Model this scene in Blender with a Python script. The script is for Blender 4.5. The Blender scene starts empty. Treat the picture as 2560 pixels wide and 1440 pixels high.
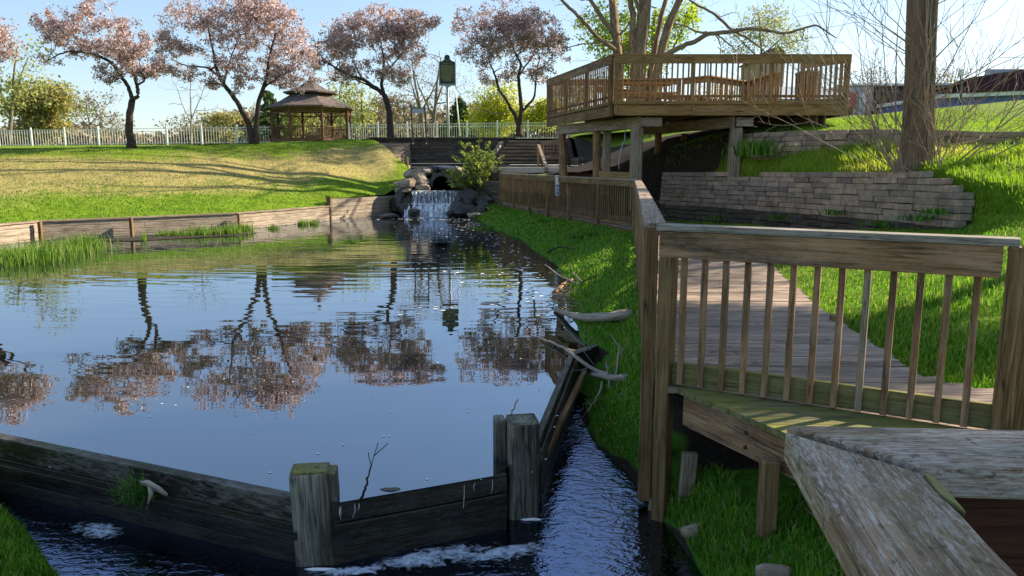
import bpy, math, random
import numpy as np
from mathutils import Vector
R = math.radians
rng = np.random.default_rng(7)
random.seed(7)
scene = bpy.context.scene
COL = scene.collection

# ------------------------------------------------------------------ camera
cam_d = bpy.data.cameras.new("camera"); cam = bpy.data.objects.new("camera", cam_d); COL.objects.link(cam)
cam_d.sensor_width = 36.0; cam_d.lens = 36.0*1900/2560; cam_d.clip_start = .05; cam_d.clip_end = 3000
PITCH = math.atan(308/1900.)
cam.location = (0, 0, 2.0); cam.rotation_euler = (math.pi/2-PITCH, 0, 0)
scene.camera = cam

# ------------------------------------------------------------------ light
SUN_AZ, SUN_EL = 26.0, 29.5          # azimuth measured from +X towards +Y
w = bpy.data.worlds.new("World"); scene.world = w; w.use_nodes = True
nt = w.node_tree; bg = nt.nodes["Background"]
sky = nt.nodes.new("ShaderNodeTexSky"); sky.sky_type = 'NISHITA'; sky.sun_disc = False
sky.sun_elevation = R(SUN_EL); sky.sun_rotation = R(90-SUN_AZ)
sky.air_density = 1.0; sky.dust_density = .6; sky.ozone_density = 1.0; sky.altitude = 200
wm = nt.nodes.new("ShaderNodeMix"); wm.data_type = 'RGBA'; wm.inputs[0].default_value = .32; wm.inputs[7].default_value = (1.9, 2.75, 4.1, 1)
nt.links.new(sky.outputs[0], wm.inputs[6]); nt.links.new(wm.outputs[2], bg.inputs[0]); bg.inputs[1].default_value = .090
sl = bpy.data.lights.new("sun", 'SUN'); sl.energy = 5.0; sl.angle = R(.5); sl.color = (1, .86, .66)
so = bpy.data.objects.new("sun", sl); COL.objects.link(so)
a, e = R(SUN_AZ), R(SUN_EL)
sd = Vector((math.cos(a)*math.cos(e), math.sin(a)*math.cos(e), math.sin(e)))
so.rotation_euler = sd.to_track_quat('Z', 'Y').to_euler(); so.location = (30, 10, 30)
vs = scene.view_settings; vs.view_transform = 'Standard'; vs.look = 'None'; vs.gamma = 1; vs.exposure = 1.30
scene.cycles.max_bounces = 6; scene.cycles.transparent_max_bounces = 12
scene.cycles.diffuse_bounces = 3; scene.cycles.glossy_bounces = 3; scene.cycles.transmission_bounces = 3
scene.cycles.caustics_reflective = False; scene.cycles.caustics_refractive = False

# ------------------------------------------------------------------ places
CP, SP = math.cos(PITCH), math.sin(PITCH)
def ray(px, py):
    u, v = px-1280., py-720.
    return u, 1900*CP-v*SP, -(v*CP+1900*SP)
def D(px, py, Y):
    x, y, q = ray(px, py); k = Y/y
    return np.array((x*k, Y, 2+q*k))
def G(px, py, z):
    x, y, q = ray(px, py); k = (z-2.)/q
    return np.array((x*k, y*k, z))
V = lambda *t: np.array(t, float)

# ------------------------------------------------------------------ mesh helpers
WL = {}
def tag(o, label=None, cat=None, group=None, kind=None):
    if label: o["label"] = label
    if cat: o["category"] = cat
    if group: o["group"] = group
    if kind: o["kind"] = kind
    return o
def thing(name, loc, label, cat, group=None):
    o = bpy.data.objects.new(name, None); COL.objects.link(o); o.empty_display_size = .2
    o.location = tuple(float(v) for v in loc); WL[o.name] = np.array(loc, float)
    return tag(o, label, cat, group)

class MB:
    def __init__(s):
        s.v = []; s.f = []; s.c = []; s.n = 0
    def add(s, v, f, c=None):
        v = np.asarray(v, float).reshape(-1, 3)
        if c is None: c = v + 0
        s.v.append(v); s.c.append(np.asarray(c, float).reshape(-1, 3))
        n = s.n
        s.f.extend([tuple(i+n for i in q) for q in f]); s.n += len(v)
    def board(s, p0, p1, w, h, up=(0, 0, 1), tw=1., th=1.):
        """box from p0 to p1 along its centre line; w across, h along up"""
        p0 = np.asarray(p0, float); p1 = np.asarray(p1, float)
        d = p1-p0; L = np.linalg.norm(d); d = d/L
        up = np.asarray(up, float)
        if abs(np.dot(up, d)) > .98: up = np.array((0, 1., 0)) if abs(d[1]) < .9 else np.array((1., 0, 0))
        sx = np.cross(d, up); sx /= np.linalg.norm(sx); uz = np.cross(sx, d)
        o = rng.random(3)*np.array((60, 9, 9))
        b = min(w, h)*.07
        v, c = [], []
        for t, P, kw, kh in ((0, p0, 1, 1), (1, p1, tw, th)):
            for e2 in ((b,), (0,)) if t == 0 else ((0,), (b,)):
                e2 = e2[0]
                q = P + d*((b if e2 == 0 else 0)*(1 if t == 0 else -1))
                k = 1 if e2 == 0 else 1
                a_, b_ = w*kw/2, h*kh/2
                i = b if e2 else 0
                for sa, sb, ia, ib in ((-1, -1, 1, 0), (1, -1, 1, 0), (1, -1, 0, 1), (1, 1, 0, 1), (1, 1, 1, 0), (-1, 1, 1, 0), (-1, 1, 0, 1), (-1, -1, 0, 1)):
                    xa = sa*(a_-ia*b-i); xb = sb*(b_-ib*b-i)
                    v.append(q+sx*xa+uz*xb)
                    c.append((o[0]+L*t+((b if e2 == 0 else 0)*(1 if t == 0 else -1)), o[1]+xa, o[2]+xb))
        f = [tuple(range(7, -1, -1))]
        for r in range(3):
            for k in range(8):
                k2 = (k+1) % 8
                f.append((r*8+k, r*8+k2, r*8+8+k2, r*8+8+k))
        f.append(tuple(range(24, 32)))
        s.add(v, f, c)
    def box(s, x0, x1, y0, y1, z0, z1):
        L = (x1-x0, y1-y0, z1-z0); c = ((x0+x1)/2, (y0+y1)/2, (z0+z1)/2)
        if L[2] >= max(L[0], L[1]): s.board((c[0], c[1], z0), (c[0], c[1], z1), L[0], L[1], (0, 1, 0))
        elif L[0] >= L[1]: s.board((x0, c[1], c[2]), (x1, c[1], c[2]), L[1], L[2])
        else: s.board((c[0], y0, c[2]), (c[0], y1, c[2]), L[0], L[2])
    def prism(s, poly, z0, z1, o=None):
        n = len(poly); v = [(p[0], p[1], z0) for p in poly]+[(p[0], p[1], z1) for p in poly]
        f = [tuple(range(n-1, -1, -1)), tuple(range(n, 2*n))]+[(i, (i+1) % n, n+(i+1) % n, n+i) for i in range(n)]
        s.add(v, f)
    def tube(s, pts, rad, n=6, cap=True, wob=0.):
        pts = np.asarray(pts, float); m = len(pts)
        rad = np.broadcast_to(np.asarray(rad, float), (m,))
        t = np.gradient(pts, axis=0); t /= np.linalg.norm(t, axis=1)[:, None]+1e-9
        ref = np.array((0, 0, 1.)) if abs(t[0][2]) < .9 else np.array((1., 0, 0))
        a_ = np.cross(t, ref); a_ /= np.linalg.norm(a_, axis=1)[:, None]+1e-9
        b_ = np.cross(t, a_)
        th = np.arange(n)*2*math.pi/n
        rr = rad[:, None]*(1+wob*np.sin(th*3+rng.random()*6)[None, :]+wob*.6*rng.standard_normal((m, n)))
        v = pts[:, None, :]+rr[:, :, None]*(np.cos(th)[None, :, None]*a_[:, None, :]+np.sin(th)[None, :, None]*b_[:, None, :])
        L = np.concatenate(([0], np.cumsum(np.linalg.norm(np.diff(pts, axis=0), axis=1))))
        c = np.zeros((m, n, 3)); o = rng.random()*50
        c[:, :, 0] = (L+o)[:, None]; c[:, :, 1] = rad[:, None]*np.cos(th)[None, :]; c[:, :, 2] = rad[:, None]*np.sin(th)[None, :]
        f = []
        for i in range(m-1):
            for k in range(n):
                k2 = (k+1) % n
                f.append((i*n+k, (i+1)*n+k, (i+1)*n+k2, i*n+k2))
        if cap and n > 2: f.append(tuple((m-1)*n+k for k in range(n-1, -1, -1))); f.append(tuple(range(n)))
        s.add(v.reshape(-1, 3), f, c.reshape(-1, 3))
    def rock(s, c, r, k=.25, seg=10, flat=1.):
        c = np.asarray(c, float); r = np.asarray(r, float)*np.ones(3)
        v = []; n2 = seg//2
        ph = rng.random((4, 3))*6; am = rng.random(4)*k
        pl = rng.standard_normal((9, 3)); pl /= np.linalg.norm(pl, axis=1)[:, None]; pd = .62+.3*rng.random(9)
        for i in range(n2+1):
            for j in range(seg):
                t, p = math.pi*i/n2, 2*math.pi*j/seg
                d = np.array((math.sin(t)*math.cos(p), math.sin(t)*math.sin(p), math.cos(t)))
                q = 1.
                for a0, h0 in zip(am, ph): q += a0*math.sin(3*d[0]+h0[0])*math.sin(3*d[1]+h0[1])*math.sin(2.5*d[2]+h0[2])
                q = min(q, min([b/max(1e-3, float(np.dot(d, a1))) for a1, b in zip(pl, pd) if np.dot(d, a1) > .05] or [9]))
                v.append(c+d*q*r)
        f = [(i*seg+j, (i+1)*seg+j, (i+1)*seg+(j+1) % seg, i*seg+(j+1) % seg) for i in range(n2) for j in range(seg)]
        s.add(v, f)
    def build(s, name, mat, parent=None, smooth=False, bevel=0, **kw):
        v = np.concatenate(s.v); c = np.concatenate(s.c)
        if parent is not None:
            o_ = WL[parent.name]; v = v-o_
        me = bpy.data.meshes.new(name)
        me.from_pydata(v.tolist(), [], s.f); 
        at = me.attributes.new("bc", 'FLOAT_VECTOR', 'POINT'); at.data.foreach_set("vector", c.astype(np.float32).ravel())
        if smooth: me.polygons.foreach_set("use_smooth", [True]*len(me.polygons))
        me.materials.append(mat); me.update()
        o = bpy.data.objects.new(name, me); COL.objects.link(o)
        if parent is not None: o.parent = parent; WL[o.name] = WL[parent.name]
        else: WL[o.name] = np.zeros(3)
        if bevel:
            b = o.modifiers.new("bevel", 'BEVEL'); b.width = bevel; b.segments = 2; b.limit_method = 'ANGLE'
        return tag(o, **kw)

def fast_mesh(name, verts, nper, mat, parent=None, col=None, smooth=False, kind=None, label=None, cat=None):
    """many small faces: verts (F*nper,3), each face its own nper vertices"""
    verts = np.asarray(verts, np.float32).reshape(-1, 3)
    if parent is not None: verts = verts-WL[parent.name].astype(np.float32)
    F = len(verts)//nper
    me = bpy.data.meshes.new(name)
    me.vertices.add(len(verts)); me.vertices.foreach_set("co", verts.ravel())
    me.loops.add(F*nper); me.loops.foreach_set("vertex_index", np.arange(F*nper, dtype=np.int32))
    me.polygons.add(F); me.polygons.foreach_set("loop_start", np.arange(F, dtype=np.int32)*nper)
    me.update(calc_edges=True)
    if col is not None:
        at = me.attributes.new("rnd", 'FLOAT', 'POINT'); at.data.foreach_set("value", np.repeat(np.asarray(col, np.float32), nper))
    me.materials.append(mat)
    o = bpy.data.objects.new(name, me); COL.objects.link(o)
    if parent is not None: o.parent = parent; WL[o.name] = WL[parent.name]
    else: WL[o.name] = np.zeros(3)
    return tag(o, label, cat, kind=kind)

# ------------------------------------------------------------------ materials
class NT:
    def __init__(s, name):
        s.m = bpy.data.materials.new(name); s.m.use_nodes = True; s.t = s.m.node_tree
        s.b = s.t.nodes["Principled BSDF"]; s.out = s.t.nodes["Material Output"]
    def n(s, ty, **kw):
        q = s.t.nodes.new(ty)
        for k, v in kw.items(): setattr(q, k, v)
        return q
    def l(s, a_, b_): s.t.links.new(a_, b_)
    def attr(s, nm): return s.n("ShaderNodeAttribute", attribute_name=nm)
    def coord(s): return s.n("ShaderNodeNewGeometry").outputs["Position"]
    def map(s, vec, sc, loc=(0, 0, 0)):
        m = s.n("ShaderNodeMapping"); m.inputs["Scale"].default_value = sc; m.inputs["Location"].default_value = loc
        s.l(vec, m.inputs["Vector"]); return m.outputs[0]
    def noise(s, vec, scale=1., det=4., rough=.6, dist=0.):
        q = s.n("ShaderNodeTexNoise"); q.inputs["Scale"].default_value = scale; q.inputs["Detail"].default_value = det
        q.inputs["Roughness"].default_value = rough; q.inputs["Distortion"].default_value = dist
        s.l(vec, q.inputs["Vector"]); return q.outputs["Fac"]
    def ramp(s, fac, stops):
        r = s.n("ShaderNodeValToRGB"); e_ = r.color_ramp.elements
        while len(e_) < len(stops): e_.new(.5)
        for q, (p, c) in zip(e_, stops):
            q.position = p; q.color = (c, c, c, 1) if isinstance(c, (int, float)) else (*c, 1)
        s.l(fac, r.inputs[0]); return r.outputs["Color"]
    def mix(s, fac, a_, b_, mode='MIX'):
        q = s.n("ShaderNodeMix", data_type='RGBA', blend_type=mode)
        for i, x in ((0, fac), (6, a_), (7, b_)):
            if isinstance(x, (int, float)): q.inputs[i].default_value = x
            elif isinstance(x, tuple): q.inputs[i].default_value = (*x, 1)
            else: s.l(x, q.inputs[i])
        return q.outputs[2]
    def math(s, op, a_, b_=0., c_=None):
        q = s.n("ShaderNodeMath", operation=op)
        for i, x in enumerate((a_, b_, c_)):
            if x is None: continue
            if isinstance(x, (int, float)): q.inputs[i].default_value = x
            else: s.l(x, q.inputs[i])
        return q.outputs[0]
    def bump(s, h, st=.3, d=.01):
        q = s.n("ShaderNodeBump"); q.inputs["Strength"].default_value = st; q.inputs["Distance"].default_value = d
        s.l(h, q.inputs["Height"]); s.l(q.outputs[0], s.b.inputs["Normal"]); return q
    def col(s, c):
        if isinstance(c, tuple): s.b.inputs["Base Color"].default_value = (*c, 1)
        else: s.l(c, s.b.inputs["Base Color"])
    def set(s, rough=.8, spec=.3):
        s.b.inputs["Roughness"].default_value = rough; s.b.inputs["Specular IOR Level"].default_value = spec
    def up(s):
        g = s.n("ShaderNodeNewGeometry"); x = s.n("ShaderNodeSeparateXYZ"); s.l(g.outputs["Normal"], x.inputs[0]); return x.outputs[2]

def wood(name, ca, cb, cc, moss=0., lichen=0., rough=.8, grain=1., mosscol=(.16, .17, .03), dark=.5, spots=.0, lsc=1., crk=1.):
    N = NT(name); bc = N.attr("bc").outputs["Vector"]
    g1 = N.noise(N.map(bc, (1.6*grain, 26*grain, 26*grain)), 1.6, 6, .65, .35)
    g2 = N.noise(N.map(bc, (.9, 3.0, 3.0)), 1.3, 4, .6, .6)
    g3 = N.noise(N.map(bc, (3, 110, 110)), 1.2, 3, .6)
    c = N.ramp(g1, [(.28, cb), (.5, ca), (.72, cc)])
    st = N.ramp(g2, [(.35, dark), (.62, 1.0)])
    c = N.mix(1.0, c, st, 'MULTIPLY')
    crack = N.ramp(g3, [(.27, .25), (.38, 1.0)])
    c = N.mix(.8, c, crack, 'MULTIPLY')
    kn = N.n("ShaderNodeTexVoronoi"); kn.inputs["Scale"].default_value = 1.; N.l(N.map(bc, (1.3, 7., 7.)), kn.inputs["Vector"])
    k = N.ramp(kn.outputs["Distance"], [(.06, .45), (.12, 1.)])
    c = N.mix(.8, c, k, 'MULTIPLY')
    ln = N.noise(N.map(bc, (.8, 24.*crk, 24.*crk)), 1., 2, .5, .3)
    c = N.mix(.75, c, N.ramp(ln, [(.475, 1.), (.497, .12), (.503, .12), (.525, 1.)]), 'MULTIPLY')
    if lichen:
        q = N.noise(N.map(bc, (9*lsc, 44*lsc, 44*lsc)), 1.8, 7, .8, .5)
        big = N.noise(N.map(bc, (1.8, 4, 4)), 1.2, 3, .6)
        q = N.math('MULTIPLY_ADD', big, .5, q)
        c = N.mix(N.math('MULTIPLY', N.ramp(q, [(.70, 0.), (.86, 1.)]), lichen), c, (.66, .62, .56))
    if moss:
        q = N.noise(N.map(bc, (1.6, 6, 6)), 1.5, 5, .7)
        upm = N.ramp(N.up(), [(.0, .3), (.8, 1.)])
        c = N.mix(N.math('MULTIPLY', N.math('MULTIPLY', N.ramp(q, [(.40, 0.), (.64, 1.)]), upm), moss), c, mosscol)
    if spots:
        q = N.noise(N.map(bc, (20, 24, 24)), 2, 3, .6)
        c = N.mix(N.math('MULTIPLY', N.ramp(q, [(.62, 0.), (.68, 1.)]), spots), c, (.03, .03, .02))
    N.col(c); N.set(rough, .25)
    N.bump(N.math('ADD', g1, N.math('MULTIPLY', g3, .6)), .7, .006)
    return N.m

def plain(name, c, rough=.6, spec=.4, metal=0., var=.15, scale=6., bump=0.):
    N = NT(name); q = N.noise(N.coord(), scale, 5, .65)
    d = tuple(x*(1-var*2) for x in c); h = tuple(min(1, x*(1+var)) for x in c)
    N.col(N.ramp(q, [(.3, d), (.7, h)])); N.set(rough, spec); N.b.inputs["Metallic"].default_value = metal
    if bump: N.bump(q, bump, .02)
    return N.m

M = {}
M['deck'] = wood('deck_wood', (.36, .21, .075), (.20, .11, .04), (.45, .29, .125), dark=.7)
M['deck_in'] = wood('deck_inner_wood', (.36, .225, .115), (.22, .13, .065), (.46, .31, .17), dark=.75)
M['grey'] = wood('weathered_grey_wood', (.37, .28, .20), (.17, .12, .085), (.50, .41, .32), moss=.25, dark=.6)
M['walk'] = wood('walkway_boards', (.38, .27, .195), (.17, .115, .08), (.56, .44, .35), moss=.1, lichen=.12, dark=.5)
M['ledge'] = wood('mossy_boards', (.22, .19, .09), (.10, .085, .04), (.32, .29, .16), moss=.95, mosscol=(.21, .22, .035), dark=.65)
M['rail'] = wood('brown_rail_wood', (.34, .18, .085), (.15, .078, .036), (.47, .29, .165), moss=.25, lichen=.12, dark=.42)
M['railpost'] = wood('post_wood', (.26, .155, .07), (.11, .062, .03), (.36, .24, .13), moss=.3, dark=.55)
M['railcap'] = wood('cap_wood', (.30, .25, .21), (.12, .09, .07), (.46, .42, .38), moss=.75, lichen=.2, mosscol=(.14, .15, .06), dark=.6)
M['nearcap'] = wood('lichen_cap_wood', (.30, .19, .115), (.09, .052, .033), (.46, .33, .22), moss=.4, lichen=.6, mosscol=(.16, .14, .05), dark=.45, spots=.6, lsc=2.0, crk=2.0)
M['redwood'] = wood('dark_red_wood', (.10, .035, .02), (.04, .014, .01), (.16, .07, .04), dark=.5)
M['step'] = wood('step_timber', (.22, .165, .12), (.11, .08, .06), (.32, .26, .2), dark=.55)
M['timber'] = wood('old_timber', (.11, .085, .065), (.045, .035, .028), (.19, .155, .125), dark=.5)
M['pondtimber'] = wood('pond_wall_timber', (.42, .34, .26), (.24, .17, .11), (.55, .47, .38), moss=.1, dark=.62)
M['damwood'] = wood('wet_dam_wood', (.032, .026, .018), (.012, .010, .008), (.06, .05, .035), moss=.3, lichen=.06, rough=.35, dark=.4, mosscol=(.05, .06, .015))
M['damtop'] = wood('flaking_dam_wood', (.028, .022, .015), (.010, .008, .006), (.055, .043, .03), moss=.5, lichen=.2, lsc=.5, rough=.5, dark=.35, mosscol=(.05, .065, .015))
M['dampost'] = wood('grey_dam_post', (.27, .25, .20), (.05, .045, .035), (.48, .45, .37), moss=.3, dark=.12, mosscol=(.13, .14, .06))
M['log'] = wood('driftwood', (.42, .35, .28), (.24, .19, .14), (.52, .46, .38), dark=.7)
M['pole'] = wood('peeled_pole', (.36, .19, .09), (.14, .075, .04), (.50, .33, .2), dark=.5)
M['gaz'] = wood('gazebo_wood', (.17, .085, .05), (.08, .04, .025), (.26, .15, .1), dark=.6)
M['shingle'] = None
M['white'] = plain('white_painted_metal', (.78, .78, .76), .5, .4, var=.04)
M['black'] = plain('black_metal', (.02, .02, .022), .45, .5)
M['galv'] = plain('grey_painted_steel', (.38, .40, .43), .5, .5, var=.1)
M['green'] = plain('dark_green_enamel', (.012, .05, .045), .4, .5)
M['gold'] = plain('gold_lettering', (.42, .40, .16), .5, .4)
M['panel'] = plain('grey_sign_panel', (.40, .43, .47), .5, .4, var=.08)
M['concrete'] = plain('pale_concrete', (.52, .46, .38), .9, .2, var=.12, bump=.3)
M['dark'] = plain('culvert_dark', (.012, .011, .010), .9, .1)
M['bin'] = plain('dark_brown_bin', (.035, .025, .022), .6, .3)
M['rust'] = plain('rusty_bolt', (.05, .035, .03), .7, .3)

def stone_mat(name, a_, b_, c_, moss=.2, sc=1., wet=False):
    N = NT(name); P = N.coord()
    q = N.noise(P, 5*sc, 8, .7, .3); q2 = N.noise(P, 1.3*sc, 3, .6); q3 = N.noise(P, 40*sc, 4, .7)
    c = N.ramp(q, [(.3, b_), (.5, a_), (.72, c_)])
    c = N.mix(1., c, N.ramp(q2, [(.3, .6), (.65, 1.05)]), 'MULTIPLY')
    c = N.mix(.5, c, N.ramp(q3, [(.35, .5), (.6, 1.)]), 'MULTIPLY')
    if name == 'wall_block':
        pb = N.noise(N.map(N.attr('bc').outputs['Vector'], (.22, .5, .5)), 1., 1, .5)
        c = N.mix(1., c, N.ramp(pb, [(.3, (.60, .62, .66)), (.5, (.95, .93, .9)), (.7, (1.25, 1.15, 1.05))]), 'MULTIPLY')
    if moss: c = N.mix(N.math('MULTIPLY', N.ramp(q2, [(.5, 0.), (.7, 1.)]), moss), c, (.06, .09, .02))
    N.col(c); N.set(.25 if wet else .9, .5 if wet else .2); N.bump(N.math('ADD', q, N.math('MULTIPLY', q3, .4)), .7, .03)
    return N.m
M['block'] = stone_mat('wall_block', (.45, .345, .265), (.25, .19, .145), (.60, .48, .38), .25, 1.6)
M['rock'] = stone_mat('pale_rock', (.42, .33, .24), (.20, .15, .11), (.58, .49, .38), .2)
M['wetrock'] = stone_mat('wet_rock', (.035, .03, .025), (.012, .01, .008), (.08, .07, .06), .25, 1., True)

def shingle_mat():
    N = NT('cedar_shingles'); P = N.coord()
    q = N.noise(N.map(P, (3, 3, 14)), 1.5, 5, .7); q2 = N.noise(P, .8, 3)
    c = N.ramp(q, [(.3, (.055, .042, .037)), (.5, (.13, .10, .09)), (.7, (.27, .22, .19))])
    N.col(N.mix(1., c, N.ramp(q2, [(.3, .65), (.6, 1.)]), 'MULTIPLY')); N.set(.85, .2); N.bump(q, .6, .03); return N.m
M['shingle'] = shingle_mat()

def turf(name, greens, tan=None, tanmask=None, bump=.8, dirt=0., soil_shade=False):
    """lawn sheet: greens = (dark, mid, light)"""
    N = NT(name); P = N.coord()
    f = N.noise(P, 22, 6, .75); m = N.noise(P, 2.2, 4, .6); b_ = N.noise(P, .45, 3, .5)
    c = N.ramp(f, [(.3, greens[0]), (.5, greens[1]), (.7, greens[2])])
    c = N.mix(.7, c, N.ramp(m, [(.3, .6), (.65, 1.2)]), 'MULTIPLY')
    if tan:
        vv = N.attr("bc").outputs["Vector"]; x = N.n("ShaderNodeSeparateXYZ"); N.l(vv, x.inputs[0])
        t = x.outputs[0] if soil_shade else N.math('ADD', x.outputs[0], N.math('MULTIPLY_ADD', b_, .5, -.25))
        t = N.math('ADD', t, N.math('MULTIPLY_ADD', f, .35, -.17))
        t = N.math('ADD', t, N.math('MULTIPLY_ADD', m, .35, -.17))
        mask = N.ramp(t, tanmask)
        tc = N.ramp(f, [(.3, tan[0]), (.55, tan[1]), (.75, tan[2])])
        c = N.mix(mask, c, tc)
    if dirt:
        c = N.mix(N.math('MULTIPLY', N.ramp(m, [(.56, 0.), (.66, 1.)]), dirt), c, (.07, .055, .04))
    N.col(c); N.set(.9, .1); N.bump(f, bump, .05); return N.m
GR = ((.045, .10, .008), (.14, .23, .013), (.27, .35, .03))
GD = ((.035, .10, .01), (.08, .21, .018), (.15, .31, .03))
TAN = ((.24, .18, .07), (.42, .33, .14), (.56, .47, .23))
M['lawn_left'] = turf('lawn_left', GR, TAN, [(.28, 0.), (.44, .85), (.74, .85), (.86, 0.)])
M['lawn'] = turf('lawn_right', GR, dirt=.15)
M['hill'] = turf('hillside_grass', GR, ((.02, .015, .011), (.045, .033, .025), (.08, .06, .045)), [(.40, 0.), (.6, 1.)], soil_shade=True)  # dark tones also carry the shade painted in under the deck
M['bank'] = turf('bank_grass', GD, ((.02, .015, .011), (.05, .037, .027), (.09, .07, .05)), [(.40, 0.), (.6, 1.)], dirt=.35, soil_shade=True)
M['plateau'] = turf('plateau_grass', GR)
M['dirt'] = stone_mat('bare_soil', (.05, .038, .028), (.025, .019, .014), (.09, .07, .052), .3, 2.)
M['bed'] = stone_mat('pond_bed', (.035, .028, .016), (.015, .012, .007), (.06, .05, .03), .3, 1.)

def leafy(name, stops, trans=.45, rough=.6, tcol=None):
    N = NT(name); r = N.attr("rnd").outputs["Fac"]
    c = N.ramp(r, stops)
    N.col(c); N.set(rough, .25)
    t = N.n("ShaderNodeBsdfTranslucent"); mx = N.n("ShaderNodeMixShader"); mx.inputs[0].default_value = trans
    tc = N.mix(1., c, tcol or (1.25, 1.25, .9), 'MULTIPLY'); N.l(tc, t.inputs[0])
    N.l(N.b.outputs[0], mx.inputs[1]); N.l(t.outputs[0], mx.inputs[2]); N.l(mx.outputs[0], N.out.inputs[0]); return N.m
M['grass'] = leafy('grass_blades', [(0, (.03, .10, .008)), (.4, (.08, .22, .012)), (.8, (.16, .34, .02)), (1, (.34, .36, .10))], .5)
M['grassdark'] = leafy('shade_grass_blades', [(0, (.05, .14, .012)), (.5, (.12, .30, .018)), (.82, (.22, .42, .03)), (1, (.40, .34, .15))], .45)
M['terr'] = leafy('terrace_grass_blades', [(0, (.09, .18, .01)), (.4, (.20, .34, .025)), (.75, (.40, .42, .07)), (1, (.50, .36, .24))], .55)
M['reed'] = leafy('reed_blades', [(0, (.05, .12, .01)), (.6, (.14, .27, .03)), (1, (.28, .33, .10))], .5)
M['tanblade'] = leafy('dry_turf_blades', [(0, (.10, .17, .02)), (.35, (.28, .26, .07)), (1, (.54, .44, .20))], .4)
M['blossom'] = leafy('pink_blossom_leaves', [(0, (.12, .08, .075)), (.3, (.33, .24, .225)), (.65, (.60, .49, .485)), (1, (.90, .85, .87))], .55, tcol=(1.1, 1., .97))
M['maple'] = leafy('maple_leaves', [(0, (.10, .17, .01)), (.5, (.27, .38, .03)), (1, (.52, .56, .07))], .6)
M['spring'] = leafy('spring_leaves', [(0, (.16, .19, .05)), (.5, (.30, .33, .10)), (1, (.45, .46, .20))], .5)
M['willow'] = leafy('olive_willow_leaves', [(0, (.20, .175, .06)), (.5, (.32, .29, .11)), (1, (.44, .41, .18))], .5)
M['yellow'] = leafy('yellow_green_leaves', [(0, (.25, .27, .02)), (.5, (.45, .46, .04)), (1, (.62, .60, .08))], .55)
M['twiggy'] = leafy('brown_buds', [(0, (.14, .10, .07)), (.6, (.26, .21, .15)), (1, (.34, .33, .20))], .3)
M['conifer'] = leafy('conifer_needles', [(0, (.02, .05, .02)), (.6, (.05, .10, .04)), (1, (.10, .16, .07))], .2)
M['pine'] = leafy('pine_needles', [(0, (.05, .09, .03)), (.6, (.12, .18, .06)), (1, (.22, .28, .12))], .2)
M['shrub'] = leafy('shrub_leaves', [(0, (.07, .13, .02)), (.5, (.20, .28, .05)), (1, (.36, .40, .11))], .45)
M['weed'] = leafy('weed_leaves', [(0, (.03, .09, .01)), (.5, (.08, .20, .02)), (1, (.15, .30, .04))], .4)
M['foamdot'] = plain('foam_white', (.93, .93, .93), .6, .4, var=.1)

def bark(name, a_, b_, sc=1.):
    N = NT(name); bc = N.attr("bc").outputs["Vector"]
    q = N.noise(N.map(bc, (4*sc, 28*sc, 28*sc)), 1.6, 5, .7, .6); q2 = N.noise(N.map(bc, (1, 2, 2)), 1., 3)
    c = N.ramp(q, [(.35, b_), (.65, a_)])
    N.col(N.mix(1., c, N.ramp(q2, [(.3, .7), (.6, 1.)]), 'MULTIPLY')); N.set(.9, .15); N.bump(q, .9, .03*1.); return N.m
M['bark'] = bark('dark_bark', (.11, .085, .07), (.03, .022, .018))
M['bark2'] = bark('grey_brown_bark', (.42, .29, .19), (.10, .065, .042), .6)
M['barkgrey'] = bark('grey_bark', (.30, .25, .20), (.13, .10, .08))
M['barkpale'] = bark('pale_bark', (.40, .34, .29), (.22, .18, .15))
M['twig'] = bark('tan_twigs', (.56, .44, .31), (.30, .20, .13))

def water(name, deep, ripple, strength, base=.22, rough=.02, tint=(.80, .88, 1)):
    N = NT(name); t = N.t; P = N.coord()
    x = N.n("ShaderNodeSeparateXYZ"); N.l(P, x.inputs[0])
    hs = ripple(N, P, x)
    bp = N.n("ShaderNodeBump"); bp.inputs["Strength"].default_value = 1.; bp.inputs["Distance"].default_value = strength
    N.l(hs, bp.inputs["Height"])
    df = N.n("ShaderNodeBsdfDiffuse"); df.inputs[0].default_value = (*deep, 1); N.l(bp.outputs[0], df.inputs["Normal"])
    gl = N.n("ShaderNodeBsdfGlossy"); gl.inputs["Roughness"].default_value = rough; gl.inputs[0].default_value = (*tint, 1); N.l(bp.outputs[0], gl.inputs["Normal"])
    fr = N.n("ShaderNodeFresnel"); fr.inputs[0].default_value = 1.38; N.l(bp.outputs[0], fr.inputs["Normal"])
    fac = N.math('MULTIPLY_ADD', fr.outputs[0], 1-base, base)
    mx = N.n("ShaderNodeMixShader"); N.l(fac, mx.inputs[0]); N.l(df.outputs[0], mx.inputs[1]); N.l(gl.outputs[0], mx.inputs[2])
    N.l(mx.outputs[0], N.out.inputs[0]); return N.m
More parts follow.
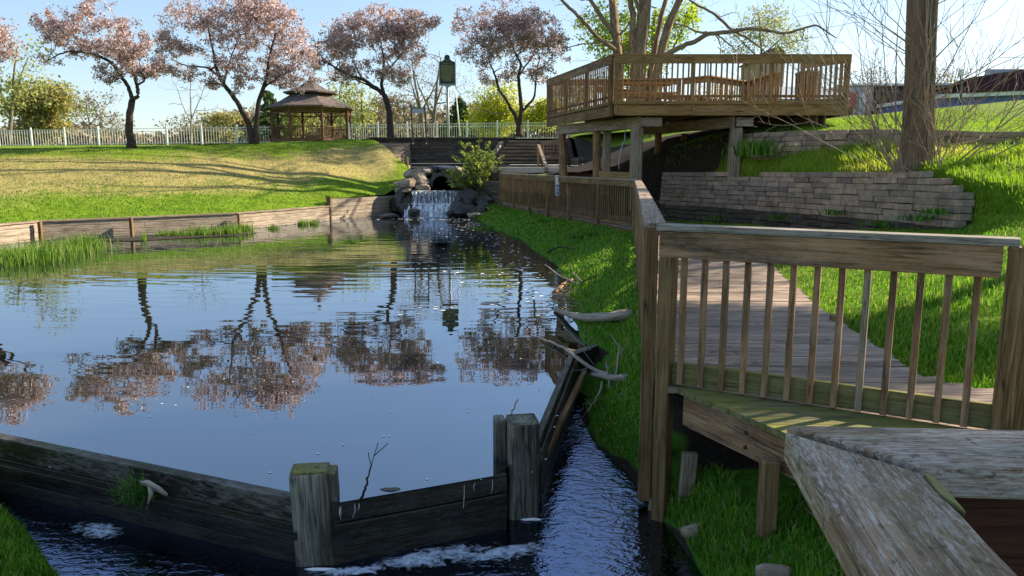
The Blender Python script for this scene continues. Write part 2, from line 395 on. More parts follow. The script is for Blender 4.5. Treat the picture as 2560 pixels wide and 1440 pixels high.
def rip_pond(N, P, x):
    dx = N.math('ADD', x.outputs[0], 3.0); dy = N.math('ADD', x.outputs[1], -29.5)
    r = N.math('SQRT', N.math('ADD', N.math('MULTIPLY', dx, dx), N.math('MULTIPLY', dy, dy)))
    an = N.math('ARCTAN2', dx, dy)
    cb = N.n("ShaderNodeCombineXYZ"); N.l(N.math('MULTIPLY', r, 3.2), cb.inputs[0]); N.l(N.math('MULTIPLY', an, 5.0), cb.inputs[1])
    n1 = N.noise(cb.outputs[0], 1.0, 1.5, .45)
    n2 = N.noise(N.map(P, (1.1, 3.0, 1)), 1.0, 1, .4)
    n3 = N.noise(N.map(P, (.5, 1.4, 1)), 1.0, 1, .5)
    amp = N.ramp(N.math('DIVIDE', x.outputs[1], 30.), [(.14, .03), (.27, .22), (.42, .75), (.75, 1.)])
    h = N.math('ADD', N.math('MULTIPLY', n1, .55), N.math('MULTIPLY', n2, .35))
    h = N.math('ADD', N.math('MULTIPLY', h, amp), N.math('MULTIPLY', n3, .25))
    return h
def rip_stream(N, P, x):
    n1 = N.noise(N.map(P, (7, 11, 1)), 1.0, 2.5, .55, 1.4)
    n2 = N.noise(N.map(P, (17, 26, 1)), 1.0, 2, .5, 1.0)
    return N.math('ADD', n1, N.math('MULTIPLY', n2, .30))
M['pond'] = water('pond_water', (.020, .020, .012), rip_pond, .0115, .31, .004)
M['stream'] = water('stream_water', (.010, .010, .014), rip_stream, .008, .08, .03, (.19, .23, .34))

def foam_mat(name, sc, lo, hi, col=(.55, .62, .72), attr=True):
    N = NT(name); P = N.coord()
    q = N.noise(N.map(P, sc), 1.0, 6, .7, 1.0)
    if attr:
        fade = N.attr("rnd").outputs["Fac"]; q = N.math('ADD', q, N.math('MULTIPLY_ADD', fade, .5, -.5))
    al = N.ramp(q, [(lo, 0.), (hi, 1.)])
    N.col(col); N.set(.5, .4); N.l(al, N.b.inputs["Alpha"]); return N.m
M['foam'] = foam_mat('foam', (11, 15, 1), .30, .52)
M['fall'] = foam_mat('falling_water', (13, 13, 1.2), .44, .62, (.90, .94, 1.), False)
M['fall2'] = foam_mat('foaming_step', (8, 8, 5), .36, .56, (.92, .95, 1.), False)
# ------------------------------------------------------------------ terrain
def vnoise(x, y, sc, seed=0):
    x = np.asarray(x)/sc; y = np.asarray(y)/sc
    xi = np.floor(x).astype(np.int64); yi = np.floor(y).astype(np.int64); xf = x-xi; yf = y-yi
    u = xf*xf*(3-2*xf); v = yf*yf*(3-2*yf)
    def h(a_, b_):
        n = (a_*374761393+b_*668265263+seed*1442695041) & 0x7fffffff
        n = ((n ^ (n >> 13))*1274126177) & 0x7fffffff
        return ((n ^ (n >> 16)) & 0xffff)/65535.
    return (h(xi, yi)*(1-u)+h(xi+1, yi)*u)*(1-v)+(h(xi, yi+1)*(1-u)+h(xi+1, yi+1)*u)*v
def fnoise(x, y, sc, seed=0): return vnoise(x, y, sc, seed)+.5*vnoise(x, y, sc/2.1, seed+1)+.25*vnoise(x, y, sc/4.3, seed+2)-.875

def resample(row, n):
    row = np.asarray(row, float); s_ = np.concatenate(([0], np.cumsum(np.linalg.norm(np.diff(row, axis=0), axis=1))))
    t = np.linspace(0, s_[-1], n); return np.stack([np.interp(t, s_, row[:, k]) for k in range(3)], 1)
def loft(name, rows, nu, nv, mat, noise=.05, nsc=1.2, label=None, kind='structure', arc=True, seed=1, edge0=True, colf=None, **kw):
    """rows: control polylines; nu samples along, nv per span. returns (obj, verts grid)"""
    if arc: rr = [resample(r_, nu) for r_ in rows]
    else:
        rr = []
        for r_ in rows:
            r_ = np.asarray(r_, float); t = np.linspace(0, len(r_)-1, nu)
            rr.append(np.stack([np.interp(t, np.arange(len(r_)), r_[:, k]) for k in range(3)], 1))
    rr = np.array(rr); m = len(rr)
    nvs = nv if isinstance(nv, (list, tuple)) else [nv]*(m-1)
    tt = [0.]
    for i, q in enumerate(nvs): tt += list(i+np.arange(1, q+1)/q)
    tt = np.array(tt); g = np.zeros((len(tt), nu, 3))
    for k in range(3):
        for j in range(nu): g[:, j, k] = np.interp(tt, np.arange(m), rr[:, j, k])
    # soften the profile between control rows
    for _ in range(2):
        g[1:-1] = .25*g[:-2]+.5*g[1:-1]+.25*g[2:]
    wgt = np.ones(len(tt)); 
    if edge0: wgt[0] = 0; wgt[1] = .5
    g[:, :, 2] += noise*fnoise(g[:, :, 0], g[:, :, 1], nsc, seed)*wgt[:, None]
    nvv = len(tt); v = g.reshape(-1, 3)
    f = [(i*nu+j, i*nu+j+1, (i+1)*nu+j+1, (i+1)*nu+j) for i in range(nvv-1) for j in range(nu-1)]
    a0 = v[f[0][0]]; nz = np.cross(v[f[len(f)//2][1]]-v[f[len(f)//2][0]], v[f[len(f)//2][3]]-v[f[len(f)//2][0]])[2]
    if nz < 0: f = [q[::-1] for q in f]
    mb = MB(); c = np.zeros_like(v); c[:, 0] = np.repeat(tt/tt[-1], nu); c[:, 1] = np.tile(np.linspace(0, 1, nu), nvv)
    if colf: c[:, 0] = colf(v)
    mb.add(v, f, c); o = mb.build(name, mat, smooth=True, kind=kind, **kw)
    if label: o['label'] = label
    return o, g

def scatter(g, density, n_max=400000, cond=None, seed=3):
    """random points on a loft grid; density(x,y)->blades per m2"""
    r_ = np.random.default_rng(seed)
    a_, b_, c_, d_ = g[:-1, :-1], g[:-1, 1:], g[1:, 1:], g[1:, :-1]
    ar = .5*np.linalg.norm(np.cross(c_-a_, d_-b_), axis=-1)
    ctr = (a_+c_)/2; dn = density(ctr[..., 0], ctr[..., 1])
    ex = ar*dn; cnt = r_.poisson(np.clip(ex, 0, 1e5))
    idx = np.repeat(np.arange(cnt.size), cnt.ravel())
    if len(idx) > n_max: idx = r_.choice(idx, n_max, replace=False)
    i, j = np.unravel_index(idx, cnt.shape); u = r_.random(len(idx))[:, None]; v = r_.random(len(idx))[:, None]
    P = (a_[i, j]*(1-u)+b_[i, j]*u)*(1-v)+(d_[i, j]*(1-u)+c_[i, j]*u)*v
    if cond is not None: P = P[cond(P)]
    return P
def blades(name, P, h, wd, mat, label, lean=.45, colr=None, hv=.5, kind='stuff', parent=None, cat=None, seed=5, sway=(0, 0)):
    r_ = np.random.default_rng(seed); n = len(P)
    if n == 0: return
    H_ = (h if np.ndim(h) else np.full(n, h))*(1-hv*r_.random(n)); a_ = r_.random(n)*2*math.pi
    ln = lean*r_.random(n)*H_; d = np.stack([np.cos(a_), np.sin(a_), 0*a_], 1); b_ = r_.random(n)*2*math.pi
    s_ = np.stack([np.cos(b_), np.sin(b_), 0*b_], 1)*(wd*(.6+.8*r_.random(n)))[:, None]/2
    up = np.array((0, 0, 1.)); sw = np.array((sway[0], sway[1], 0.))
    m_ = P+up*(H_*.55)[:, None]+d*(ln*.3)[:, None]+sw*(H_*.3)[:, None]
    t_ = P+up*(H_*(1-.25*lean))[:, None]+d*ln[:, None]+sw*H_[:, None]
    P0 = P-up*.01
    f = np.stack([P0-s_, P0+s_, m_+s_*.75, m_-s_*.75, m_-s_*.75, m_+s_*.75, t_+s_*.05, t_-s_*.05], 1)
    c = colr if colr is not None else r_.random(n)
    c = np.clip(c+.2*r_.standard_normal(n)*.5, 0, 1)
    return fast_mesh(name, f.reshape(-1, 3), 4, mat, parent=parent, col=np.repeat(c, 2), kind=kind, label=label, cat=cat)

def spaced(*pts): return [V(*p) for p in pts]
# base sheet under everything
mb = MB(); mb.add([(-700, -300, -1.3), (700, -300, -1.3), (700, 900, -1.3), (-700, 900, -1.3)], [(0, 1, 2, 3)])
mb.build('ground', M['bed'], kind='structure', label='dark ground sheet beneath the water and lawns')

# ---- left lawn : pond wall -> crest
wall_line = spaced((-14.5, 9, .45), (-13.6, 13, .46), (-13.05, 19.2, .46), (-12.8, 20.7, .46), (-8.75, 24.1, .46), (-6.95, 27.6, .46), (-6.60, 28.6, .76), (-5.2, 31.2, .80), (-4.4, 32.6, 1.30), (-4.7, 34.9, 1.95))
crest = spaced((-40, 20, 2.5), (-28, 27, 2.5), (-20, 30, 2.62), (-15.6, 31.2, 2.70), (-13.4, 33, 2.84), (-11.4, 34.6, 2.97), (-9.5, 36, 3.1), (-8.6, 36.8, 3.15), (-7.6, 37.2, 3.2), (-6.75, 37.5, 3.26))
mid1 = [w_*.72+c_*.28+V(0, 0, .0) for w_, c_ in zip(wall_line, crest)]
mid2 = [w_*.38+c_*.62+V(0, 0, .12) for w_, c_ in zip(wall_line, crest)]
lawnL, gL = loft('lawn', [wall_line, mid1, mid2, crest], 120, [16, 16, 16], M['lawn_left'], .10, 1.6, arc=False, label='sunlit grass slope rising from the pond wall, patched with dry tan turf')
# ---- plateau behind
cr = crest+spaced((-3, 37.75, 3.26), (0, 37.75, 3.26), (2.6, 37.7, 3.26), (3.1, 34.5, 3.3), (5, 31, 3.35), (9, 26, 3.35), (12, 23.5, 3.5), (16, 23.5, 3.8), (40, 23, 4.6))
far1 = [V(x, 46, z) for x, z in zip(np.linspace(-60, 60, 19), np.linspace(3.1, 3.7, 19))]
far1 = [V(a_[0]*1.1+(-2 if a_[0] < -6 else 0), max(46, a_[1]+8), .5*a_[2]+.5*3.55) for a_ in cr]
far2 = [V(a_[0]*1.4, 62, 3.72+.006*a_[0]) for a_ in cr]
far3 = [V(a_[0]*4, 120, 3.7) for a_ in cr]
far4 = [V(a_[0]*25, 900, 3.7) for a_ in cr]
plat, gP = loft('meadow', [cr, far1, far2, far3, far4], 150, [14, 8, 4, 2], M['plateau'], .05, 3, arc=False, label='flat green park lawn behind the fence line')

# ---- right bank between the pond and the boardwalk
shore = spaced((-2.3, 30.2, .0), (-1.34, 28.3, -.03), (-.5, 23.6, -.03), (.22, 20.4, -.03), (.68, 16, -.03), (.87, 13.7, -.03), (.8, 11.6, -.03), (.66, 10, -.03), (.74, 8.3, -.05), (.80, 7.6, -.45), (.63, 7.1, -.46), (.72, 6.3, -.46), (.88, 5.6, -.46), (.98, 5.0, -.46), (1.05, 4.6, -.46), (1.10, 4.15, -.46), (1.0, 3.4, -.46), (.9, 2.4, -.46), (.8, .5, -.46), (.7, -2, -.46))
edge = spaced((-1.0, 30.2, .60), (-.35, 28.9, .42), (.9, 24.3, .42), (1.7, 21.2, .44), (2.35, 18.6, .45), (2.5, 17.0, .47), (2.1, 13.5, .47), (1.85, 11.0, .48), (1.55, 9.2, .46), (1.42, 8.2, .42), (1.33, 7.5, .38), (1.25, 6.8, .28), (1.2, 6.1, .15), (1.18, 5.6, -.02), (1.2, 5.1, -.18), (1.35, 4.5, -.05), (1.55, 3.6, .02), (1.6, 2.6, .03), (1.6, .6, .0), (1.6, -2, .0)) 
under = [V(p[0]+1.1, p[1]+.25, .42 if p[1] > 6 else .25) for p in edge]
outs = [V(p[0]-.55, p[1]-.02, p[2]-.5) for p in shore]
midb = [a_*.55+b_*.45+V(0, 0, .05) for a_, b_ in zip(shore, edge)]
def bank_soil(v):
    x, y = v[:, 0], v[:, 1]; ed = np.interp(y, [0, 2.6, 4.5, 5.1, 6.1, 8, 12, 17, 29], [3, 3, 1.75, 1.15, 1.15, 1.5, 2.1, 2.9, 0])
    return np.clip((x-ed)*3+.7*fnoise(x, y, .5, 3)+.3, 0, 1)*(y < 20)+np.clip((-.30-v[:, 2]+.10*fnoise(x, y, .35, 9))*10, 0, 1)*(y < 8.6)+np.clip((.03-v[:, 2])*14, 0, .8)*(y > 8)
bank, gB = loft('bank', [outs, shore, midb, edge, under], 170, [5, 8, 10, 8], M['bank'], .07, .8, arc=False, colf=bank_soil, label='green grassy bank between pond edge and boardwalk')

# ---- right side: three nested heights joined at the stone walls
wallA = spaced((1.3, 30.6, 0), (1.9, 28, 0), (3.2, 23.6, 0), (3.9, 21.6, 0), (4.4, 20.2, 0), (5.0, 18.9, 0), (5.45, 17.8, 0), (6.05, 16, 0), (6.45, 14.3, 0), (6.75, 12.9, 0), (6.95, 11.7, 0))
wallB = spaced((4.2, 20.6, 0), (5.45, 18.9, 0), (6.6, 17.5, 0), (7.5, 16.3, 0), (8.4, 15.3, 0), (9.2, 14.9, 0), (10.2, 14.8, 0))
def rbf(pts):
    pts = np.array(pts, float); X = pts[:, :2]; n = len(X)
    K = np.linalg.norm(X[:, None]-X[None], axis=-1)+np.eye(n)*.02
    A = np.zeros((n+3, n+3)); A[:n, :n] = -K; A[:n, n] = 1; A[:n, n+1:] = X; A[n, :n] = 1; A[n+1:, :n] = X.T
    s_ = np.linalg.solve(A, np.concatenate([pts[:, 2], np.zeros(3)]))
    def f(x, y):
        x = np.asarray(x, float); y = np.asarray(y, float); sh = x.shape; q = np.stack([x.ravel(), y.ravel()], 1)
        k = -np.linalg.norm(q[:, None]-X[None], axis=-1)
        return (k@s_[:n]+s_[n]+q@s_[n+1:]).reshape(sh)
    return f
f0 = rbf([(3.2, 3, .44), (2.9, 5.2, .46), (3.2, 7.7, .46), (3.9, 11.4, .46), (4.5, 15, .48), (4.6, 18, .50), (3.4, 21, .5), (2, 26, .5), (1, 30, .5), (-1, 31, .5),
          (5.5, 17.8, .68), (6.05, 16, .72), (6.45, 14.3, .84), (6.75, 12.9, .95), (6.95, 11.7, 1.03), (4.5, 6, .6), (5.2, 9, .72), (5.8, 8, .85), (6.3, 10, 1.0), (6.9, 10.3, 1.15), (8, 8, 1.5), (8, 5, 1.2), (12, 6, 2.2), (5, 3.5, .6), (10, 3, 1.3), (5, -2, .5), (12, -2, 1.), (7.6, 11.2, 1.45), (8.5, 10.5, 1.7), (12, 10, 2.6), (20, 12, 4), (30, 5, 4), (2.2, 5, .4), (2.2, -2, .4)])
f1 = rbf([(1.4, 30.4, 1.7), (2.1, 28, 1.72), (2.6, 25, 1.76), (3.4, 23.6, 1.76), (4.1, 21.6, 1.76), (4.6, 20.2, 1.74), (5.2, 18.9, 1.72), (5.6, 17.8, 1.72), (6.2, 16, 1.78), (6.6, 14.3, 1.84), (6.95, 12.9, 1.88), (7.1, 11.7, 1.72), (7.35, 13.6, 2.05),
          (4.2, 20.6, 2.1), (5.45, 18.8, 2.3), (6.6, 17.4, 2.34), (7.5, 16.2, 2.34), (8.4, 15.2, 2.3), (9.2, 14.8, 2.28), (8.3, 13.0, 2.05), (8.0, 11.8, 1.72), (9.6, 13.2, 2.15), (10, 14.2, 2.35), (8.5, 10.5, 1.72), (12, 10, 2.6), (12, 14, 2.9), (3, 25, 2.1), (1.7, 24, 1.78), (4, 26, 2.7), (2.2, 30.4, 2.9), (3.5, 30, 3.2), (20, 12, 4), (20, 18, 4.4), (6, 24, 3.0), (8, 22, 3.2)])
f2 = rbf([(4.2, 20.8, 2.45), (1.9, 23.5, 1.78), (1.7, 27, 1.76), (2.0, 29.6, 1.80), (2.8, 22, 1.82), (3.4, 21.0, 1.85), (3.4, 24, 2.0), (5.45, 19.1, 2.72), (6.7, 17.7, 2.76), (7.6, 16.5, 2.74), (8.5, 15.5, 2.68), (9.3, 15.1, 2.6), (10.3, 15, 2.62), (8.3, 18.6, 3.0), (8.6, 19.7, 3.1), (10, 17.5, 2.9), (11.5, 18, 3.05), (10.9, 20.5, 3.42), (14, 21, 3.72), (12, 16, 2.95), (13, 18, 3.3), (2.2, 37, 3.26), (3.1, 34.6, 3.1), (2.9, 32.5, 2.3), (5.4, 31, 3.3), (2.9, 30.5, 2.05), (5, 26, 2.9), (6.5, 30, 3.35), (9, 26, 3.45), (6.5, 23, 3.1), (4.6, 23, 2.75), (18, 16, 3.7), (20, 22, 4.1), (14, 23.5, 3.72), (9, 26, 3.33), (12, 23.3, 3.48), (30, 20, 4.6), (25, 12, 4.3)])
def sdist(P, line, ext=30.):
    """signed side of polyline (+ = right/behind), arc parameter overshoot past the last point"""
    L = np.array(line)[:, :2]; d0 = L[0]-L[1]; d1 = L[-1]-L[-2]
    L = np.vstack([L[0]+d0/np.linalg.norm(d0)*ext, L, L[-1]+d1/np.linalg.norm(d1)*ext])
    best = np.full(P.shape[:-1], 1e9); sg = np.zeros(P.shape[:-1]); over = np.zeros(P.shape[:-1])
    for i in range(len(L)-1):
        a_, b_ = L[i], L[i+1]; d = b_-a_; l2 = d@d
        t = np.clip(((P-a_)@d)/l2, 0, 1); q = P-(a_+t[..., None]*d); r_ = np.linalg.norm(q, axis=-1)
        cr_ = d[0]*q[..., 1]-d[1]*q[..., 0]; m_ = r_ < best
        best = np.where(m_, r_, best); sg = np.where(m_, np.sign(cr_), sg)
        over = np.where(m_, t*math.sqrt(l2) if i == len(L)-2 else 0, over)
    return best*sg, over
def sstep(x): x = np.clip(x, 0, 1); return x*x*(3-2*x)
def hill(x, y):
    P = np.stack([np.asarray(x, float), np.asarray(y, float)], -1)
    a_, oa = sdist(P, wallA); b_, ob = sdist(P, wallB)
    ka = sstep((a_-.17)/(.10+oa*.9)); kb = sstep((b_-.12)/(.10+ob*1.2))
    h = f0(x, y)*(1-ka)+f1(x, y)*ka
    return h*(1-kb)+f2(x, y)*kb
def gridmesh(name, xs, ys, mat, keep=None, label=None):
    X, Y = np.meshgrid(xs, ys); Zz = hill(X, Y)+.05*fnoise(X, Y, 1.1, 9)
    soil_shade = np.clip((Y-np.interp(X, [3.0, 4.3, 5.0, 5.6, 6.2, 8], [21.0, 19.9, 19.3, 18.7, 18.2, 18.1])+.5*fnoise(X, Y, .8, 4))*2, 0, 1)*np.clip((8.0-X)*2, 0, 1)*np.clip((np.interp(X, [3, 4.5, 6], [36, 31, 26])-Y), 0, 1)*np.clip((X-1)*2, 0, 1)  # dark soil colour under the deck paints in the deck's shade
    g = np.stack([X, Y, Zz], -1); ny, nx = X.shape; v = g.reshape(-1, 3)
    f = []
    kk = keep(X, Y) if keep else np.ones_like(X, bool)
    for i in range(ny-1):
        for j in range(nx-1):
            if kk[i, j] and kk[i+1, j+1] and kk[i, j+1] and kk[i+1, j]: f.append((i*nx+j, i*nx+j+1, (i+1)*nx+j+1, (i+1)*nx+j))
    mb = MB(); cc_ = np.zeros_like(v); cc_[:, 0] = soil_shade.ravel(); mb.add(v, f, cc_); o = mb.build(name, mat, smooth=True, kind='structure'); o['label'] = label
    return o, g
def walk_right(y): return np.interp(y, [-3, 4.79, 5.2, 7.7, 11.4, 18.2, 21.5, 31], [2.2, 2.35, 2.45, 2.9, 3.55, 4.35, 3.1, -.3])
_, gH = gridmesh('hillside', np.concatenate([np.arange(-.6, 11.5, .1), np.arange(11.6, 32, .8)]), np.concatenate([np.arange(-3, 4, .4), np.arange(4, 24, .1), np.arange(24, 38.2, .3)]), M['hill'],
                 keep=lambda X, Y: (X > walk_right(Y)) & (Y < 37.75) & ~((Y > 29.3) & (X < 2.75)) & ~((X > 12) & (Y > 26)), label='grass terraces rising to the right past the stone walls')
# ---- left bank of pond and mound in the bottom left corner
lb_in = spaced((-5.4, 7.4, -.4), (-4.05, 5.7, -.6), (-3.6, 5.15, -.6), (-3.12, 4.74, -.6), (-2.84, 4.48, -.6), (-2.42, 4.06, -.6), (-2.0, 3.4, -.62), (-1.6, 2.2, -.62), (-1.2, 0, -.62), (-1, -3, -.62))
lb_a = spaced((-5.8, 7.2, .12), (-4.3, 5.5, .06), (-3.95, 5.05, -.2), (-3.36, 4.66, -.2), (-3.08, 4.40, -.18), (-2.66, 3.96, -.18), (-2.35, 3.2, -.2), (-1.9, 2.0, -.2), (-1.5, 0, -.2), (-1.3, -3, -.2))
lb_b = [V(p[0]-1.2, p[1]-.2, .25) for p in lb_a]
lb_c = [V(p[0]-12, p[1]-1, 1.2) for p in lb_a]
lbank, gC = loft('near_bank', [lb_in, lb_a, lb_b, lb_c], 80, [6, 8, 8], M['lawn'], .05, .6, arc=False, label='sunlit grass mound at the bottom left by the stream', edge0=False)
# left side of the pond (out of frame to the left)
ls_a = spaced((-5.7, 7.2, -.3), (-8.9, 9.5, -.3), (-12.2, 10.5, -.3), (-14.2, 9.5, -.3)); ls_b = spaced((-6.1, 6.6, .5), (-9.6, 8.4, .5), (-13, 9, .5), (-16, 8, .5)); ls_c = spaced((-9, 2, 1.), (-14, 2, 1.), (-20, 2, 1.2), (-30, 2, 1.5))
loft('side_lawn', [ls_a, ls_b, ls_c], 40, 6, M['lawn'], .05, 1., arc=False, label='grass along the near left side of the pond')

# ---- water
def sheet(name, poly, z, mat, label, step=None):
    mb = MB(); mb.add([(p[0], p[1], z) for p in poly], [tuple(range(len(poly)))])
    o = mb.build(name, mat, kind='structure'); o['label'] = label; return o
dam_pts = [(-3.86, 5.40), (-1.22, 4.32), (-1.05, 4.26), (-.12, 4.66), (.10, 5.0), (.20, 5.5), (.66, 7.9)]
pond_poly = [(p[0], p[1]+.03) for p in dam_pts]+[(1.0, 8.4), (1.2, 14), (.8, 20), (0, 26), (-1, 30), (-2.0, 31.6), (-4.8, 32), (-6.9, 28.6), (-8.8, 24.3), (-12.9, 20.9), (-13.2, 19), (-14.6, 12), (-15, 9), (-12, 8.8), (-8, 8), (-5.2, 6.6), (-4.1, 5.5)]
sheet('pond_water', pond_poly, 0., M['pond'], 'calm upper pond mirroring sky and blossoming trees')
stream_poly = [(-5, 7), (-3.86, 5.42), (-1.2, 4.34), (-.1, 4.7), (.2, 5.5), (.66, 7.9), (1.1, 8.1), (1.6, 6), (1.7, 4), (1.6, 0), (1.4, -3), (-4, -3), (-5, 4)]
sheet('stream_water', stream_poly, -.40, M['stream'], 'dark rippling stream below the timber weir')
# ------------------------------------------------------------------ pond wall, dam
def lerp(a_, b_, t): return a_+(b_-a_)*t
t = thing('pond_wall', (-12.8, 20.6, 0), 'low pale timber retaining wall along the far left edge of the pond', 'retaining wall')
wl = [V(-14.6, 9, 0), V(-13.7, 13, 0), V(-13.1, 19.2, 0), V(-12.8, 20.5, 0), V(-8.7, 23.9, 0), V(-6.75, 28.1, 0)]
for zi in range(4):
    mb = MB()
    for i in range(len(wl)-1):
        a_, b_ = wl[i], wl[i+1]; n = max(1, int(np.linalg.norm(b_-a_)/2.4))
        for k in range(n):
            off = .35*(zi % 2)/n
            p, q = lerp(a_, b_, max(0, k/n-(off if k else 0))), lerp(a_, b_, min(1, (k+1)/n-(off if k+1 < n else 0)))
            z = -.12+zi*.155; j = .012*(rng.random()-.5)
            mb.board(p+V(j, j, z+.0765), q+V(j, j, z+.0765), .13, .15)
    mb.build('timber_course', M['pondtimber'], t)
mb = MB()
for i in range(len(wl)-1): mb.board(wl[i]+V(0, 0, .495), wl[i+1]+V(0, 0, .495), .19, .045)
mb.build('cap_board', M['grey'], t)
for p in (V(-12.72, 20.4, 0), V(-11.0, 21.85, 0), V(-8.63, 23.85, 0)):
    mb = MB(); mb.board(p+V(.1, -.08, -.2), p+V(.1, -.08, .5), .08, .10); mb.build('post', M['railpost'], t)
t = thing('pond_wall', (-6, 29.5, 0), 'taller stepped end of pale timber wall beside the waterfall', 'retaining wall')
a_, b_ = V(-6.72, 28.15, 0), V(-4.75, 31.5, 0)
for zi in range(6):
    mb = MB(); z = -.1+zi*.155; e1 = 1.0-(.0, .0, .05, .08, .02, 0)[zi]
    mb.board(a_+V(0, 0, z), lerp(a_, b_, e1)+V(0, 0, z), .16, .15); mb.build('timber_course', M['pondtimber'], t)
mb = MB(); mb.board(a_+V(-.02, -.03, -.2), a_+V(-.02, -.03, .86), .16, .16); mb.build('post', M['railpost'], t)

# dam segments ---------------------------------------------------
def dam_seg(label, a_, b_, top, parts):
    t = thing('weir', (a_+b_)/2*V(1, 1, 0)+V(0, 0, -.5), label, 'weir')
    d = (b_-a_)/np.linalg.norm(b_-a_); nrm = np.array((d[1], -d[0], 0))   # towards the stream
    for nm, off, z, w_, h_ in parts:
        mb = MB(); mb.board(a_+nrm*off+V(0, 0, z), b_+nrm*off+V(0, 0, z), w_, h_); mb.build(nm, M['damtop' if nm == 'top_plank' else 'damwood'], t)
    return t, d, nrm
A0, A1 = V(-3.95, 5.46, 0), V(-1.26, 4.33, 0)
t, d_, n_ = dam_seg('long dark timber weir crossing the lower left from the grass to a squat post', A0, A1, .06,
    [('top_plank', 0, -.062, .09, .15), ('face_plank', .005, -.225, .08, .165), ('ledger', .05, -.20, .06, .055), ('face_plank', .0, -.39, .085, .155), ('footing_plank', .02, -.56, .12, .26)])
B0, B1 = V(-1.10, 4.33, 0), V(-.05, 4.79, 0)
t, d_, n_ = dam_seg('middle spillway section of dark timber weir between the two squat posts', B0, B1, 0,
    [('spill_plank', 0, -.072, .10, .13), ('face_plank', .01, -.22, .09, .15), ('face_plank', .0, -.40, .09, .20), ('footing_plank', .02, -.60, .12, .18)])
C0, C1 = V(.17, 5.15, 0), V(.66, 7.86, 0)
t, d_, n_ = dam_seg('right section of timber weir running away from the double post to the bank', C0, C1, 0,
    [('top_plank', -.01, -.03, .055, .16), ('top_plank', .036, -.06, .018, .10), ('face_plank', .0, -.22, .08, .22), ('face_plank', .0, -.50, .09, .32)])
mb = MB(); mb.board(C0+n_*.085+V(0, .35, -.16), C1+n_*.085+V(0, -.3, -.10), .05, .05); mb.build('side_plank', M['pole'], t)
mb = MB(); mb.board(V(.66, 7.9, -.16), V(.95, 8.2, -.13), .06, .34); mb.build('end_plank', M['damwood'], t)

def squat_post(label, parts):
    x, y = parts[0][0], parts[0][1]
    t = thing('mooring_post', (x, y, -.5), label, 'post')
    for (x, y, wx, wy, zt, ang, tilt) in parts:
        mb = MB(); u = V(-math.sin(ang), math.cos(ang), 0)
        mb.board(V(x, y, -.7), V(x+tilt, y, zt), wx, wy, up=u)
        mb.build('timber', M['dampost'], t, bevel=.012)
        # uneven end-grain cap
        mb = MB(); mb.board(V(x+tilt, y, zt-.004), V(x+tilt, y, zt+.006), wx*.93, wy*.93, up=u); mb.build('end_grain', M['ledge'] if zt < .2 else M['dampost'], t)
    return t
squat_post('squat grey timber post standing where the long weir meets the spillway', [(-1.19, 4.36, .235, .17, .185, .12, -.03), (-1.062, 4.385, .05, .15, .168, .12, -.03)])
squat_post('doubled squat grey timber post at the right end of the spillway', [(.07, 4.99, .215, .20, .28, .16, 0), (-.085, 5.02, .075, .15, .275, .16, 0)])

# ------------------------------------------------------------------ boardwalk
wl0 = [V(1.0, 5.08), V(2.84, 17.4), V(-.42, 29.0)]
def ll(pts, nseg):
    return pts
t = thing('boardwalk', (2, 8, .0), 'weathered grey plank boardwalk curving back along the pond bank', 'boardwalk')
Lp = np.array([(1.06, 4.98), (1.95, 11.3), (2.86, 17.4), (1.9, 21.0), (-.42, 29.2)])
def left_x(y): return np.interp(y, Lp[::1, 1], Lp[::1, 0])
right = np.array([(3.5, 4.55), (3.13, 4.79), (2.86, 5.17), (2.95, 5.94), (3.16, 7.66), (3.87, 11.4), (4.80, 18.0), (3.5, 21.2), (1.5, 29.4)])
mb = MB(); y = 4.90; bw = .14
def right_x(y): return np.interp(y, right[:, 1], right[:, 0])
while y < 29.0:
    yl, yr = y, y
    x0, x1 = left_x(y)-.04+.012*rng.standard_normal(), right_x(y)+.015*rng.standard_normal()
    mb.board((x0, y, .53+.003*rng.standard_normal()), (x1, y+.0, .53+.003*rng.standard_normal()), bw*.955, .038); y += bw
# part south of the rail kink: the walkway turns to the right beyond rail M
def edge_x(y): return np.interp(y, [.2, 3.0, 3.97, 4.85, 5.2], [2.7, 1.86, 1.50, 1.085, .94])
def m_x(y): return np.interp(y, [.0, 3.0, 3.96, 4.95, 5.2], [9, 6, 2.68, .985, .7])
def clipped(mb, y0, y1, fa_, fb_, z0, z1):
    P = [(fa_(y0), y0), (fb_(y0), y0), (fb_(y1), y1), (fa_(y1), y1)]
    if P[1][0]-P[0][0] < .02 and P[2][0]-P[3][0] < .02: return
    if P[1][0] < P[0][0]: P[1] = (P[0][0]+.002, P[0][1])
    if P[2][0] < P[3][0]: P[2] = (P[3][0]+.002, P[3][1])
    v = [(p[0], p[1], z0) for p in P]+[(p[0], p[1], z1) for p in P]; o_ = rng.random(3)*V(60, 9, 9)
    mb.add(v, [(3, 2, 1, 0), (4, 5, 6, 7), (0, 1, 5, 4), (1, 2, 6, 5), (2, 3, 7, 6), (3, 0, 4, 7)], [(q[0]+o_[0], q[1]+o_[1], q[2]+o_[2]) for q in v])
y = 4.90-bw*.5
while y > .2:
    clipped(mb, y-bw+.006, y, lambda q: max(m_x(q), edge_x(q))+.03, lambda q: np.interp(q, [.2, 4.5, 4.9], [5.2, 3.6, 3.2]), .511, .549) if y > 3.3 else None
    y -= bw
mb.build('deck_boards', M['walk'], t)
mb = MB()
for i in range(len(Lp)-1): mb.board(V(*Lp[i], .41), V(*Lp[i+1], .41), .05, .19)
mb.build('side_joist', M['railpost'], t)
mb = MB()
for i in range(1, len(right)-1): mb.board(V(*right[i], .40)+V(-.08, 0, 0), V(*right[i+1], .40)+V(-.08, 0, 0), .05, .19)
mb.build('side_joist', M['railpost'], t)
